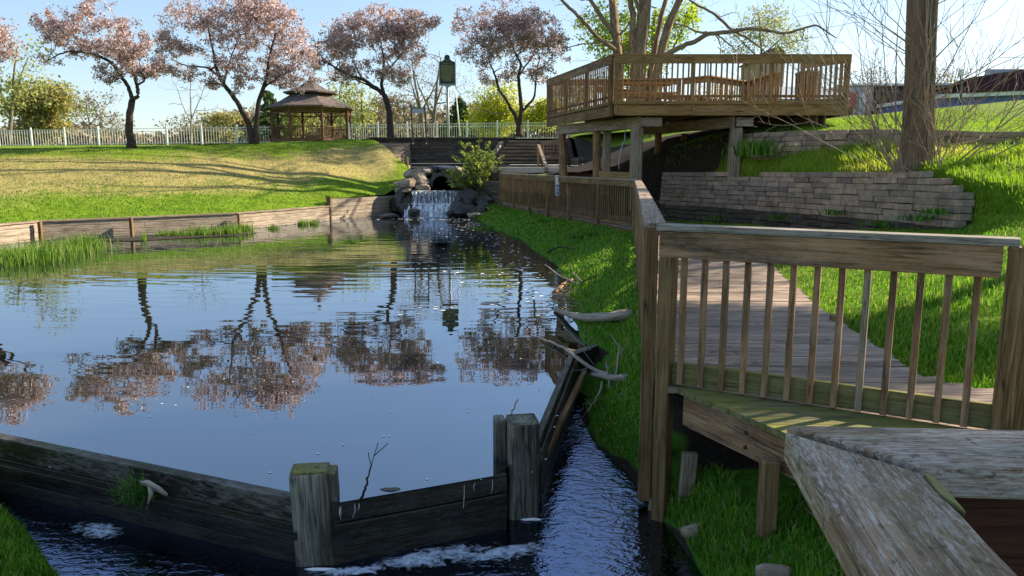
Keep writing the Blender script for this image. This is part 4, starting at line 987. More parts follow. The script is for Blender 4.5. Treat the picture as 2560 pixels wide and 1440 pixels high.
mb.build('frame', M['galv'], t)
mb = MB(); mb.tube([(sx, sy-.05, zt+.22), (sx, sy+.05, zt+.22)], [.17, .17], 20); mb.build('seal', M['green'], t)
mb = MB()
for k in range(20):
    a0, a1 = 2*math.pi*k/20, 2*math.pi*(k+1)/20; mb.board((sx+.16*math.cos(a0), sy-.06, zt+.22+.16*math.sin(a0)), (sx+.16*math.cos(a1), sy-.06, zt+.22+.16*math.sin(a1)), .02, .02)
mb.build('seal_ring', M['galv'], t)
def text(body, size, pos, mat, parent, name='lettering', extrude=.004, rot=(math.pi/2, 0, 0)):
    cu = bpy.data.curves.new(name, 'FONT'); cu.body = body; cu.size = size; cu.extrude = extrude; cu.align_x = 'CENTER'; cu.align_y = 'CENTER'
    tmp = bpy.data.objects.new('tmp', cu); COL.objects.link(tmp); dg = bpy.context.evaluated_depsgraph_get()
    me = bpy.data.meshes.new_from_object(tmp.evaluated_get(dg)); bpy.data.objects.remove(tmp)
    me.materials.clear(); me.materials.append(mat)
    o = bpy.data.objects.new(name, me); COL.objects.link(o); o.location = tuple(V(*pos)-WL[parent.name]); o.rotation_euler = rot; o.parent = parent; return o
text('TURNER  MILL', .095, (sx, sy-.05, zt-.10), M['gold'], t)
# the body text of the marker is too small to read in the photograph: rows of short raised strokes
mb = MB(); rr = random.Random(5)
for k in range(15):
    zz = zt-.21-k*.062; x = -.37 if k < 13 else -.22; xe = .37 if k < 13 else .22
    while x < xe:
        l_ = rr.uniform(.03, .09); l_ = min(l_, xe-x); mb.board((sx+x, sy-.043, zz), (sx+x+l_, sy-.043, zz), .012, .032); x += l_+.022
mb.build('text_rows', M['gold'], t)
mb = MB(); mb.tube([(sx, sy, 3.2), (sx, sy, zb-.06)], [.085, .075], 12); mb.build('pole', M['galv'], t, smooth=True)
mb = MB(); mb.tube([(sx-.2, sy, zb-.09), (sx, sy, zb-.22), (sx+.2, sy, zb-.09)], .03, 8); mb.build('bracket', M['galv'], t)
t = thing('information_frame', (-4.6, 37.2, 3.0), 'two thin black posts holding a small grey information panel', 'sign')
for px0, px1 in ((1027, 1033), (1062, 1067)):
    mb = MB(); mb.board(D(px1, 362, 37.15), D(px0, 261, 37.15), .065, .065); mb.build('post', M['black'], t)
mb = MB(); mb.board(D(1030, 276, 37.15), D(1064, 276, 37.15), .03, .25); mb.build('panel', M['panel'], t)
mb = MB(); mb.board(D(1029, 270, 37.12), D(1064, 270, 37.12), .04, .03); mb.build('rail', M['black'], t)
for q in (1033, 1066):
    mb = MB(); c_ = D(q, 359, 37.1); mb.tube([c_, c_-V(0, .06, 0)], .03, 8); mb.build('bolt', M['white'], t)
mb = MB(); mb.tube([D(1150, 340, 48), D(1140, 236, 48)], [.05, .035], 8)
tag(mb.build('flagpole', M['white'], smooth=True), 'thin white leaning pole standing just right of the green marker', 'pole')

# rail notice on the far railing
t = thing('notice_sign', tuple(D(1395, 470, 24.6)), 'small faded white and blue safety notice on a far railing post', 'sign')
c0 = D(1395, 463, 24.2); dirr = np.array((.27, -.96, 0)); 
def plate(mbm, c, u0, u1, z0_, z1_, off, mat, nm):
    mb = MB(); uu = np.array((1, -.25, 0.)); uu /= np.linalg.norm(uu); nn = np.array((-.25, -1, 0.)); nn /= np.linalg.norm(nn)
    q = [c+uu*a_+V(0, 0, b_)+nn*o_ for o_ in (off, off+.006) for a_, b_ in ((u0, z0_), (u1, z0_), (u1, z1_), (u0, z1_))]
    mb.add(q, [(3, 2, 1, 0), (4, 5, 6, 7), (0, 1, 5, 4), (1, 2, 6, 5), (2, 3, 7, 6), (3, 0, 4, 7)]); mb.build(nm, mat, t)
M['blue'] = plain('sign_blue', (.10, .17, .33), .5, .4); M['paleblue'] = plain('sign_pale_blue', (.30, .40, .55), .5, .4); M['red'] = plain('sign_red', (.45, .06, .07), .5, .4)
c0 = D(1395, 463, 22.45)
plate(mb, c0, -.075, .075, -.29, .29, .0, M['white'], 'plate')
plate(mb, c0, -.06, .06, -.27, -.20, .008, M['blue'], 'band'); plate(mb, c0, -.06, .06, -.19, -.06, .008, M['paleblue'], 'band'); plate(mb, c0, -.06, .06, -.05, .02, .008, M['blue'], 'band')
plate(mb, c0, -.03, .01, .24, .27, .008, M['red'], 'mark'); plate(mb, c0, .0, .05, .05, .22, .008, M['panel'], 'pictogram'); plate(mb, c0, .02, .035, .10, .17, .016, M['black'], 'pictogram')

# ------------------------------------------------------------------ gazebo
GX, GY, GZ = (782-1280)/1900*55., 56., 3.85
t = thing('gazebo', (GX, GY, GZ), 'dark brown wooden gazebo with two tier shingle roof behind the lawn crest', 'gazebo')
NA = 8; RA = 2.82
def ring(r, k, ph=math.pi/8): a_ = 2*math.pi*k/NA+ph+.10; return V(GX+r*math.cos(a_), GY+r*math.sin(a_), 0)
def pyr(r0, z0, r1, z1, nm, thick=.12, sag=.1, mat='shingle'):
    mb = MB(); lv = 5
    pr = [(r0+(r1-r0)*i/lv, z0+(z1-z0)*(i/lv)-sag*math.sin(math.pi*i/lv)) for i in range(lv+1)]
    v = [ring(r, k)+V(0, 0, z) for r, z in pr for k in range(NA)]+[ring(r0-.02, k)+V(0, 0, z0-thick) for k in range(NA)]
    f = [(i*NA+k, i*NA+(k+1) % NA, (i+1)*NA+(k+1) % NA, (i+1)*NA+k) for i in range(lv) for k in range(NA)]
    b0 = (lv+1)*NA
    f += [(b0+k, b0+(k+1) % NA, (k+1) % NA, k) for k in range(NA)]+[tuple(b0+k for k in range(NA-1, -1, -1))]
    mb.add(v, f); return mb.build(nm, M[mat], t)
zE = 6.05
pyr(3.20, zE, 1.45, zE+.88, 'roof'); pyr(1.98, zE+1.05, .10, zE+2.0, 'cupola_roof', .09, .18)
mb = MB(); mb.tube([(GX, GY, zE+1.9), (GX, GY, zE+2.05), (GX, GY, zE+2.15), (GX, GY, zE+2.3)], [.12, .14, .07, .02], 10); mb.build('finial', M['gaz'], t)
for k in range(NA):
    a_, b_ = ring(1.50, k), ring(1.50, k+1); mb = MB()
    mb.board(a_+V(0, 0, zE+.80), b_+V(0, 0, zE+.80), .05, .06); mb.board(a_+V(0, 0, zE+1.02), b_+V(0, 0, zE+1.02), .05, .06)
    for q in range(9): p = lerp(a_, b_, (q+.5)/9); mb.board(p+V(0, 0, zE+.8), p+V(0, 0, zE+1.02), .03, .03)
    mb.build('cupola_grille', M['gaz'], t)
    c_, d_ = ring(RA, k), ring(RA, k+1)
    mb = MB(); mb.board(c_+V(0, 0, GZ-.5), c_+V(0, 0, zE-.1), .17, .17); mb.build('post', M['gaz'], t)
    mb = MB(); mb.board(c_+V(0, 0, zE-.17), d_+V(0, 0, zE-.17), .08, .12); mb.board(c_+V(0, 0, zE-.46), d_+V(0, 0, zE-.46), .06, .06)
    for q in range(16): p = lerp(c_, d_, (q+.5)/16); mb.board(p+V(0, 0, zE-.46), p+V(0, 0, zE-.2), .03, .035)
    mb.build('frieze', M['gaz'], t)
    for (s0, s1) in ((c_, d_), (d_, c_)):
        u = (s1-s0)/np.linalg.norm(s1-s0); mb = MB(); P0 = s0+u*.09
        pts = [P0+u*(.62*(1-math.cos(a0)))+V(0, 0, zE-.49-.62*(1-math.sin(a0))) for a0 in np.linspace(0, math.pi/2, 8)]
        mb.tube(pts, .035, 5)
        for a0 in (.35, .75, 1.15): mb.tube([P0+u*(.62*(1-math.cos(a0)))+V(0, 0, zE-.49-.62*(1-math.sin(a0))), P0+u*.62*(1-math.cos(a0))*.4+V(0, 0, zE-.5-.25*(1-math.sin(a0)))], .018, 4)
        mb.build('bracket', M['gaz'], t)
    if k != 1:
        mb = MB(); mb.board(c_+V(0, 0, GZ+.78), d_+V(0, 0, GZ+.78), .07, .06); mb.board(c_+V(0, 0, GZ+.12), d_+V(0, 0, GZ+.12), .06, .06)
        for q in range(15): p = lerp(c_, d_, (q+.5)/15); mb.board(p+V(0, 0, GZ+.12), p+V(0, 0, GZ+.78), .035, .035)
        mb.build('railing', M['gaz'], t)
mb = MB(); mb.prism([tuple(ring(RA+.15, k)[:2]) for k in range(NA)], GZ-.5, GZ); mb.build('floor', M['gaz'], t)

# ------------------------------------------------------------------ white fences
def fence(label, x0, y0, x1, y1, zt0, zt1, n, H_=1.22):
    t = thing('fence', (x0, y0, zt0-H_), label, 'fence'); a_, b_ = V(x0, y0, zt0), V(x1, y1, zt1)
    for k in range(n+1):
        p = lerp(a_, b_, k/n); mb = MB(); mb.board(p-V(0, 0, H_), p+V(0, 0, .10), .09, .09); mb.board(p+V(0, 0, .10), p+V(0, 0, .15), .12, .12, tw=.5, th=.5); mb.build('post', M['white'], t)
    for k in range(n):
        p, q = lerp(a_, b_, k/n), lerp(a_, b_, (k+1)/n); mb = MB()
        for dz in (-.04, -.24, -H_+.14): mb.board(p+V(0, 0, dz), q+V(0, 0, dz), .035, .036)
        m_ = 13
        for j in range(m_): r_ = lerp(p, q, (j+.5)/m_); mb.board(r_-V(0, 0, H_-.06), r_-V(0, 0, .04), .019, .019)
        mb.build('panel', M['white'], t)
    return t
def zt(py, Y): return 2+(412-py)*Y/1900.
fence('white picket fence running left of the gazebo along the crest', (-60-1280)/1900*58, 58, (693-1280)/1900*55, 55, zt(329, 58), zt(319, 55), 9)
fence('white picket fence running right of the gazebo behind the marker', (880-1280)/1900*55, 55, (1395-1280)/1900*53, 53, zt(314, 55), zt(308, 53), 7)
fence('white picket fence far behind the viewing deck', (1395-1280)/1900*53+.2, 53, 12, 54, zt(308, 53), zt(308, 54), 5)

# ------------------------------------------------------------------ buildings
def solid(name, mat, t, x0, x1, y0, y1, z0, z1): mb = MB(); mb.box(x0, x1, y0, y1, z0, z1); return mb.build(name, M[mat], t)
M['blue_wall'] = plain('blue_fascia', (.10, .15, .42), .6, .3, var=.05); M['roofdark'] = plain('dark_shingle_roof', (.016, .011, .015), 1., 0., var=.2, scale=2.5)
M['tan'] = plain('tan_render', (.34, .26, .19), .9, .1, var=.1); M['brown'] = plain('brown_wall', (.10, .075, .065), .9, .1, var=.15); M['greywall'] = plain('grey_wall', (.36, .34, .36), .9, .1, var=.06)
M['redp'] = plain('red_poster', (.48, .08, .08), .6, .3, var=.1); M['glass'] = plain('dark_glass', (.03, .04, .05), .1, .6); M['whitew'] = plain('white_trim', (.72, .72, .72), .7, .2, var=.03)
def bx(px0, px1, py0, py1, Y): a_, b_ = D(px0, py1, Y), D(px1, py0, Y); return a_[0], b_[0], a_[2], b_[2]
Yb = 70
x0, x1, z0, z1 = bx(2125, 2262, 214, 320, Yb)
t = thing('shop_building', (x0, Yb, z0), 'low grey shop with red posters seen behind the big trunk', 'building')
solid('wall', 'greywall', t, x0, x0+(x1-x0)*.42, Yb, Yb+12, z0, z1)
solid('wall', 'brown', t, x0+(x1-x0)*.42+.01, x1+14, Yb+.2, Yb+12, z0, z1-.15)
solid('roof_edge', 'whitew', t, x0-.3, x1+14, Yb-.2, Yb+12, z1, z1+.18)
for (a0, a1, b0, b1, m_) in ((2118, 2140, 232, 275, 'redp'), (2144, 2164, 232, 290, 'whitew'), (2166, 2170, 232, 290, 'redp'), (2225, 2255, 252, 275, 'redp')):
    q = bx(a0, a1, b0, b1, Yb); solid('poster', m_, t, q[0], q[1], Yb-.12, Yb-.02, q[2], q[3])
q = bx(2180, 2220, 262, 300, Yb); solid('window', 'glass', t, q[0], q[1], Yb-.1, Yb+.1, q[2], q[3])
q = bx(2116, 2136, 272, 292, Yb); w_ = solid('door', 'whitew', t, q[0], q[1], Yb-.1, Yb-.02, q[2], q[3])
Y2 = 60
x0, x1, z0, z1 = bx(2405, 2620, 240, 320, Y2)
t = thing('long_building', (x0, Y2, z0), 'long blue walled building with white band and dark hipped roof at the far right', 'building')
xs0 = bx(2345, 2346, 240, 241, Y2)[0]; X1 = x1+14
def pt(px, py, Y=Y2): return D(px, py, Y)
bl0, bl1 = pt(2348, 254), pt(2640, 231)
def slab_between(nm, mat, ztop0, ztop1, zb0, zb1, y0, y1, xa, xb):
    mb = MB(); v = [(xa, y0, zb0), (xb, y0, zb1), (xb, y0, ztop1), (xa, y0, ztop0), (xa, y1, zb0), (xb, y1, zb1), (xb, y1, ztop1), (xa, y1, ztop0)]
    mb.add(v, [(0, 1, 2, 3), (7, 6, 5, 4), (3, 2, 6, 7), (4, 0, 3, 7), (1, 5, 6, 2), (0, 4, 5, 1)]); mb.build(nm, M[mat], t)
za = lambda py: 2+(412-py)*Y2/1900*1.0
xa, xb = bl0[0], bl1[0]+3
slab_between('wall', 'blue_wall', za(252), za(236), 3, 3, Y2, Y2+14, xa, xb)
slab_between('band', 'whitew', za(244), za(228), za(253), za(237.5), Y2-.6, Y2+14, xa-.2, xb)
# hipped roof
ra, rb = pt(2403, 240), pt(2425, 203); mb = MB()
v = [(pt(2402, 240)[0], Y2-.7, za(242)), (xb, Y2-.7, za(228)), (pt(2425, 200, 65)[0], Y2+5, 2+(412-203)*65/1900), (xb, Y2+5, 2+(412-174)*65/1900), (pt(2402, 240)[0], Y2+12, za(242)), (xb, Y2+12, za(228))]
mb.add(v, [(0, 1, 3, 2), (0, 2, 4), (2, 3, 5, 4)]); mb.build('roof', M['roofdark'], t)
solid('rooftop_unit', 'panel', t, pt(2478, 186, 66)[0], xb, Y2+6.2, Y2+7, 5, 2+(412-182)*66/1900)
t = thing('tan_building', tuple(pt(2360, 240, 80)), 'flat roofed tan building between big trunk and blue building', 'building')
q = bx(2335, 2410, 228, 300, 80); solid('wall', 'tan', t, q[0]-3, q[1]+3, 80, 88, q[2], q[3]); solid('roof_edge', 'brown', t, q[0]-3.1, q[1]+3.1, 79.9, 88.1, q[3], q[3]+.15)
t = thing('gabled_house', tuple(D(1930, 150, 75)), 'steep gabled yellow brown house top behind the sparse tree', 'building')
q = bx(1902, 1962, 122, 300, 75); mb = MB(); v = [(q[0], 75, q[2]), (q[1], 75, q[2]), (q[1]+.1, 75, q[3]-.7), ((q[0]*.35+q[1]*.65), 75, q[3]+.1), (q[0]-.1, 75, q[3]-.8)]
v += [(a_, b_+7, c_) for a_, b_, c_ in v]; mb.add(v, [(0, 1, 2, 3, 4), (9, 8, 7, 6, 5)]+[(i, i+5, (i+1) % 5+5, (i+1) % 5) for i in range(5)]); mb.build('wall', M['tan'], t)
mb = MB(); pk = ((q[0]*.35+q[1]*.65), q[3]+.16)
for xs_, zs_ in ((q[0]-.35, q[3]-.95), (q[1]+.3, q[3]-.85)): mb.add([(xs_, 74.6, zs_), (pk[0], 74.6, pk[1]), (pk[0], 82.4, pk[1]), (xs_, 82.4, zs_), (xs_, 74.6, zs_+.12), (pk[0], 74.6, pk[1]+.12), (pk[0], 82.4, pk[1]+.12), (xs_, 82.4, zs_+.12)], [(0, 1, 2, 3), (7, 6, 5, 4), (0, 4, 5, 1), (3, 2, 6, 7), (0, 3, 7, 4)])
mb.build('roof', M['brown'], t)
# asphalt lot behind the right crest, long pale building seen through the deck rail
mb = MB(); mb.add([(9, 32, 3.62), (60, 32, 3.70), (60, 59, 3.75), (13, 52, 3.74)], [(0, 1, 2, 3)]); tag(mb.build('car_park', plain('asphalt', (.06, .06, .065), .9, .2), kind='structure'), 'asphalt car park behind the grassy crest')
t = thing('pale_building', tuple(D(2000, 230, 66)), 'low pale building with blue grey roof seen through the deck balusters', 'building')
q = bx(1945, 2112, 212, 300, 66); solid('wall', 'whitew', t, q[0], q[1], 66, 74, q[2], q[3]-1.2); mb = MB()
mb.add([(q[0]-.4, 65.6, q[3]-1.2), (q[1]+.4, 65.6, q[3]-1.2), (q[1]-.2, 70, q[3]+.25), (q[0]+.2, 70, q[3]+.25), (q[0]-.4, 74.4, q[3]-1.2), (q[1]+.4, 74.4, q[3]-1.2)], [(0, 1, 2, 3), (3, 2, 5, 4), (0, 3, 4), (1, 5, 2)]); mb.build('roof', M['panel'], t)
# street lamps
def lamp(px, pt_, pb, Y, label, g='street lamps beyond the lawn'):
    b_ = D(px, pb, Y); q = D(px, pt_, Y); t = thing('street_lamp', tuple(b_), label, 'street lamp', g)
    mb = MB(); mb.tube([b_, lerp(b_, q, .06), lerp(b_, q, .88)], [.11, .06, .045], 8); mb.build('pole', M['green'], t)
    mb = MB(); z_ = lerp(b_, q, .88); mb.tube([z_, z_+V(0, 0, .12), z_+V(0, 0, .38), q], [.10, .17, .13, .03], 10); mb.build('lantern', M['white'], t)
lamp(1770, 136, 300, 50, 'street lamp with pale lantern behind the viewing deck'); lamp(2402, 180, 268, 45, 'dark green street lamp in front of the blue building')
mb = MB(); a_, b_ = D(1150, 248, 60), D(1400, 228, 40); mb.tube([lerp(a_, b_, s_)-V(0, 0, 1.2*4*s_*(1-s_)*.9) for s_ in np.linspace(0, 1, 14)], .022, 4)
tag(mb.build('overhead_wire', M['black']), 'sagging overhead wire crossing right of the green marker', 'wire')
# ------------------------------------------------------------------ trees
def leaves(name, C_, sig, per, size, mat, parent, colbias=None, flat=.8, seed=1, droop=0.):
    r_ = np.random.default_rng(seed); C_ = np.asarray(C_); n = len(C_)*per
    P = np.repeat(C_, per, 0)+r_.standard_normal((n, 3))*sig*np.array((1, 1, flat))
    P[:, 2] -= droop*r_.random(n)
    a_ = r_.standard_normal((n, 3)); a_ /= np.linalg.norm(a_, axis=1)[:, None]
    b_ = np.cross(a_, r_.standard_normal((n, 3))); b_ /= np.linalg.norm(b_, axis=1)[:, None]
    s_ = size*(.55+.9*r_.random(n))[:, None]
    a_ = a_*s_*.5; b_ = b_*s_*.33
    f = np.stack([P-a_, P+b_, P+a_, P-b_], 1)
    cl = np.repeat(r_.random(len(C_)), per)*.45+r_.random(n)*.55
    return fast_mesh(name, f.reshape(-1, 3), 4, mat, parent=parent, col=np.clip(cl, 0, 1))

class Skel:
    def __init__(s): s.p = np.zeros((0, 3)); s.r = np.zeros(0)
    def add(s, P, rad): s.p = np.vstack([s.p, P]); s.r = np.concatenate([s.r, np.broadcast_to(rad, (len(P),))])
def smooth_path(P, n, wig=.0):
    P = np.asarray(P, float); s_ = np.concatenate(([0], np.cumsum(np.linalg.norm(np.diff(P, axis=0), axis=1)))); t = np.linspace(0, s_[-1], n)
    Q = np.stack([np.interp(t, s_, P[:, k]) for k in range(3)], 1)
    for _ in range(2): Q[1:-1] = .25*Q[:-2]+.5*Q[1:-1]+.25*Q[2:]
    if wig: Q[1:-1] += wig*rng.standard_normal(Q[1:-1].shape)
    return Q
def grow(sk, mb, targets, r0, r1, n=6, sides=3, wig=.08, sag=0., upb=.35, minr=.004):
    """attach curved branches from the skeleton to each target; returns path nodes"""
    tips = []
    T = np.asarray(targets)
    if len(T) == 0: return tips
    c = sk.p[0]; T = T[np.argsort(np.linalg.norm(T-c, axis=1))]
    for q in T:
        d = q-sk.p; dist = np.linalg.norm(d, axis=1)+upb*np.maximum(0, sk.p[:, 2]-q[2]+.1)
        i = int(np.argmin(dist)); p = sk.p[i]; L = np.linalg.norm(q-p)
        if L < .05: continue
        ra = min(sk.r[i]*.75, r0*(.6+.4*min(1, L))); ra = max(ra, minr)
        s_ = np.linspace(0, 1, n)[:, None]; h = rng.standard_normal(3)*.18*L; h[2] = abs(h[2])*.8
        Q = p+(q-p)*s_+h*np.sin(s_*math.pi)*.5+wig*L*.25*rng.standard_normal((n, 3))*np.sin(s_*math.pi)
        R_ = ra+(max(r1, minr)-ra)*s_[:, 0]; R_ = np.minimum(R_, ra)
        mb.tube(Q, R_, sides, cap=False); sk.add(Q[1:], R_[1:]); tips.append(Q)
    return tips
def ell(blobs, n, Y, dr, seed=0, hole=.0, hs=1.0):
    """random points in ellipsoids given in picture coordinates at distance Y"""
    r_ = np.random.default_rng(seed); A = np.array([b[2]*b[3] for b in blobs], float); k = r_.choice(len(blobs), n*3, p=A/A.sum()); out = []
    for i in k:
        b = blobs[i]; v = r_.standard_normal(3); v = v/np.linalg.norm(v)*r_.random()**(1/3.)
        dy = v[1]*dr*(b[4] if len(b) > 4 else min(b[2], b[3])*Y/1900*1.1); yo = b[5] if len(b) > 5 else 0
        p = D(b[0]+v[0]*b[2], b[1]+v[2]*b[3], Y)+V(0, dy+yo, 0)
        if hole and vnoise(np.array([p[0]*1.0+p[1]*.7]), np.array([p[2]]), hs, seed)[0] < hole: continue
        out.append(p)
        if len(out) >= n: break
    return np.array(out)
def tree(name, label, Y, paths, blobs, n1, n2, n3, leafmat, per, size, sig, barkm, cat='tree', group=None, dr=1., seed=1, r1=.05, r2=.02, r3=.008, leaf_on=None, hole=.3, base=None, flat=.8, wob=.05, crown='crown', sides0=9, hs=.9, trim=None):
    """paths: list of (list of (px,py[,dY]), r0, r1)"""
    P0 = [D(q[0], q[1], Y+(q[2] if len(q) > 2 else 0)) for q in paths[0][0]]
    t = thing(name, tuple(P0[0] if base is None else base), label, cat, group)
    mt = MB(); sk = Skel()
    for pp, ra, rb in paths:
        Q = smooth_path([D(q[0], q[1], Y+(q[2] if len(q) > 2 else 0)) for q in pp], max(6, len(pp)*4), .0)
        Q[1:-1] += .012*rng.standard_normal(Q[1:-1].shape)
        R_ = np.linspace(ra, rb, len(Q)); 
        if pp is paths[0][0]: R_[0] *= 1.35; R_[1] *= 1.12
        mt.tube(Q, R_, sides0, wob=wob); sk.add(Q, R_)
    mt.build('trunk', M[barkm], t, smooth=True)
    mb = MB()
    A1 = ell(blobs, n1, Y, dr, seed, 0); grow(sk, mb, A1, r1, r2, 8, 5)
    A2 = ell(blobs, n2, Y, dr, seed+1, 0); grow(sk, mb, A2, r2, r3, 6, 4, .1)
    A3 = ell(blobs, n3, Y, dr, seed+2, hole, hs)
    if leafmat == 'blossom': A3 = np.vstack([A3, ell([(b[0], b[1], b[2]*1.3, b[3]*1.25) for b in blobs], n3//4, Y, dr, seed+5, .5, .4)])
    tips = grow(sk, mb, A3, r3, r3*.4, 5, 3, .12, minr=.0045)
    mb.build('branches', M[barkm], t, smooth=True)
    if per:
        C_ = np.concatenate([q[2:] for q in tips])
        if trim is not None: C_ = C_[trim(C_)]
        leaves(crown, C_, sig, per, size, M[leafmat], t, flat=flat, seed=seed)
    return t
cg = 'pink blossoming crabapple trees along the crest'
tree('blossom_tree', 'leftmost full pink blossoming tree with forked crooked trunk', 31.2,
     [([(329, 372), (322, 302), (331, 250, .1)], .16, .12), ([(331, 250), (322, 218), (302, 188), (285, 161, -.3), (255, 141, -.5), (215, 131, -.6), (161, 128, -.8), (120, 150, -.8)], .085, .02),
      ([(331, 250), (347, 240), (346, 225), (339, 201, .3), (332, 175, .5), (320, 150, .6), (300, 110, .6)], .08, .03)],
     [(125, 70, 42, 40), (175, 100, 85, 42), (235, 60, 75, 50), (290, 105, 85, 55), (345, 145, 60, 50), (125, 135, 38, 28), (270, 185, 30, 25), (375, 160, 45, 38), (240, 20, 45, 30), (140, 40, 18, 40), (330, 105, 40, 40)],
     18, 130, 950, 'blossom', 5, .085, .07, 'bark', group=cg, seed=11, hs=.5, hole=.46, dr=1.5)
tree('blossom_tree', 'widest pink blossoming tree with two joined trunks left of the gazebo', 34.4,
     [([(634, 361), (623, 312), (594, 255), (564, 218), (547, 188), (537, 155, .3), (531, 120, .3), (520, 70, .3)], .15, .03), ([(638, 361), (641, 316), (645, 255), (658, 222), (668, 188), (675, 134, -.3), (690, 80)], .14, .03),
      ([(547, 190), (517, 168, -.3), (463, 165, -.6), (430, 150, -.6)], .05, .015), ([(658, 222), (700, 190, -.3), (745, 165, -.3)], .045, .015), ([(560, 215), (575, 150, .5), (600, 90, .5)], .05, .02)],
     [(435, 130, 44, 62), (470, 65, 62, 62), (560, 40, 80, 60), (640, 70, 80, 70), (725, 120, 66, 58), (700, 60, 55, 50), (470, 175, 52, 30), (560, 130, 85, 55), (655, 160, 75, 45), (545, 205, 32, 22), (760, 160, 40, 36), (600, 212, 36, 26), (640, 10, 60, 40), (430, 85, 30, 40), (690, 190, 50, 30), (735, 212, 40, 20), (775, 196, 30, 18)],
     26, 200, 1650, 'blossom', 5, .088, .075, 'bark', group=cg, seed=21, hs=.5, hole=.46, dr=1.4)
tree('blossom_tree', 'pink blossoming tree with trunk leaning left between gazebo and green marker', 40.5,
     [([(977, 348), (975, 300), (970, 262), (960, 237)], .19, .14), ([(960, 237), (940, 220), (907, 197, -.3), (867, 187, -.5), (825, 160, -.5), (795, 147, -.5)], .11, .03), ([(960, 237), (952, 210), (960, 187, .3), (960, 150, .4), (950, 100, .5)], .10, .03), ([(905, 197), (880, 150), (890, 100)], .05, .02), ([(960, 187), (1000, 140), (1040, 90)], .05, .02), ([(960, 237), (905, 205, .5), (860, 190, .8), (800, 205, .8)], .05, .015)],
     [(830, 120, 48, 50), (880, 80, 62, 48), (950, 62, 72, 48), (1020, 60, 60, 38), (1075, 50, 25, 22), (900, 150, 62, 45), (965, 140, 55, 55), (1022, 120, 40, 50), (850, 185, 50, 28), (790, 170, 22, 26), (985, 190, 45, 30)],
     22, 170, 1350, 'blossom', 5, .10, .085, 'bark', group=cg, seed=31, hs=.55, hole=.46, dr=1.3)
tree('blossom_tree', 'rightmost pink blossoming tree beside the viewing deck with three splayed stems', 44.5,
     [([(1298, 338), (1297, 315)], .22, .19), ([(1297, 318), (1288, 290), (1267, 250), (1247, 225), (1242, 200, -.3), (1225, 160, -.3)], .13, .04), ([(1298, 318), (1305, 275), (1300, 230), (1295, 187), (1305, 160, .2), (1287, 132, .3), (1270, 90, .3)], .15, .04), ([(1303, 285), (1314, 268), (1337, 245), (1340, 187, .2), (1350, 140, .3)], .08, .03), ([(1296, 190), (1330, 140, .5), (1370, 110, .5)], .06, .02)],
     [(1175, 60, 48, 48), (1160, 115, 36, 26), (1240, 38, 62, 45), (1280, 105, 82, 55), (1350, 90, 62, 60), (1392, 120, 36, 48), (1225, 175, 30, 40), (1300, 55, 62, 45), (1210, 130, 50, 36), (1270, 185, 30, 26), (1350, 178, 38, 26)],
     22, 170, 1350, 'blossom', 5, .105, .09, 'bark', group=cg, seed=41, hs=.6, hole=.47, dr=1.2)
tree('blossom_tree', 'pale pink blossoming tree cut off by the left edge', 27.0,
     [([(-120, 420), (-110, 330), (-90, 240), (-60, 170)], .17, .09), ([(-90, 240), (-40, 190), (0, 150)], .07, .02)],
     [(-30, 110, 60, 70), (0, 165, 34, 26), (-100, 120, 70, 90), (-60, 60, 60, 50), (10, 120, 26, 50)], 16, 90, 560, 'blossom', 5, .08, .09, 'bark', group=cg, seed=51, hole=.3)

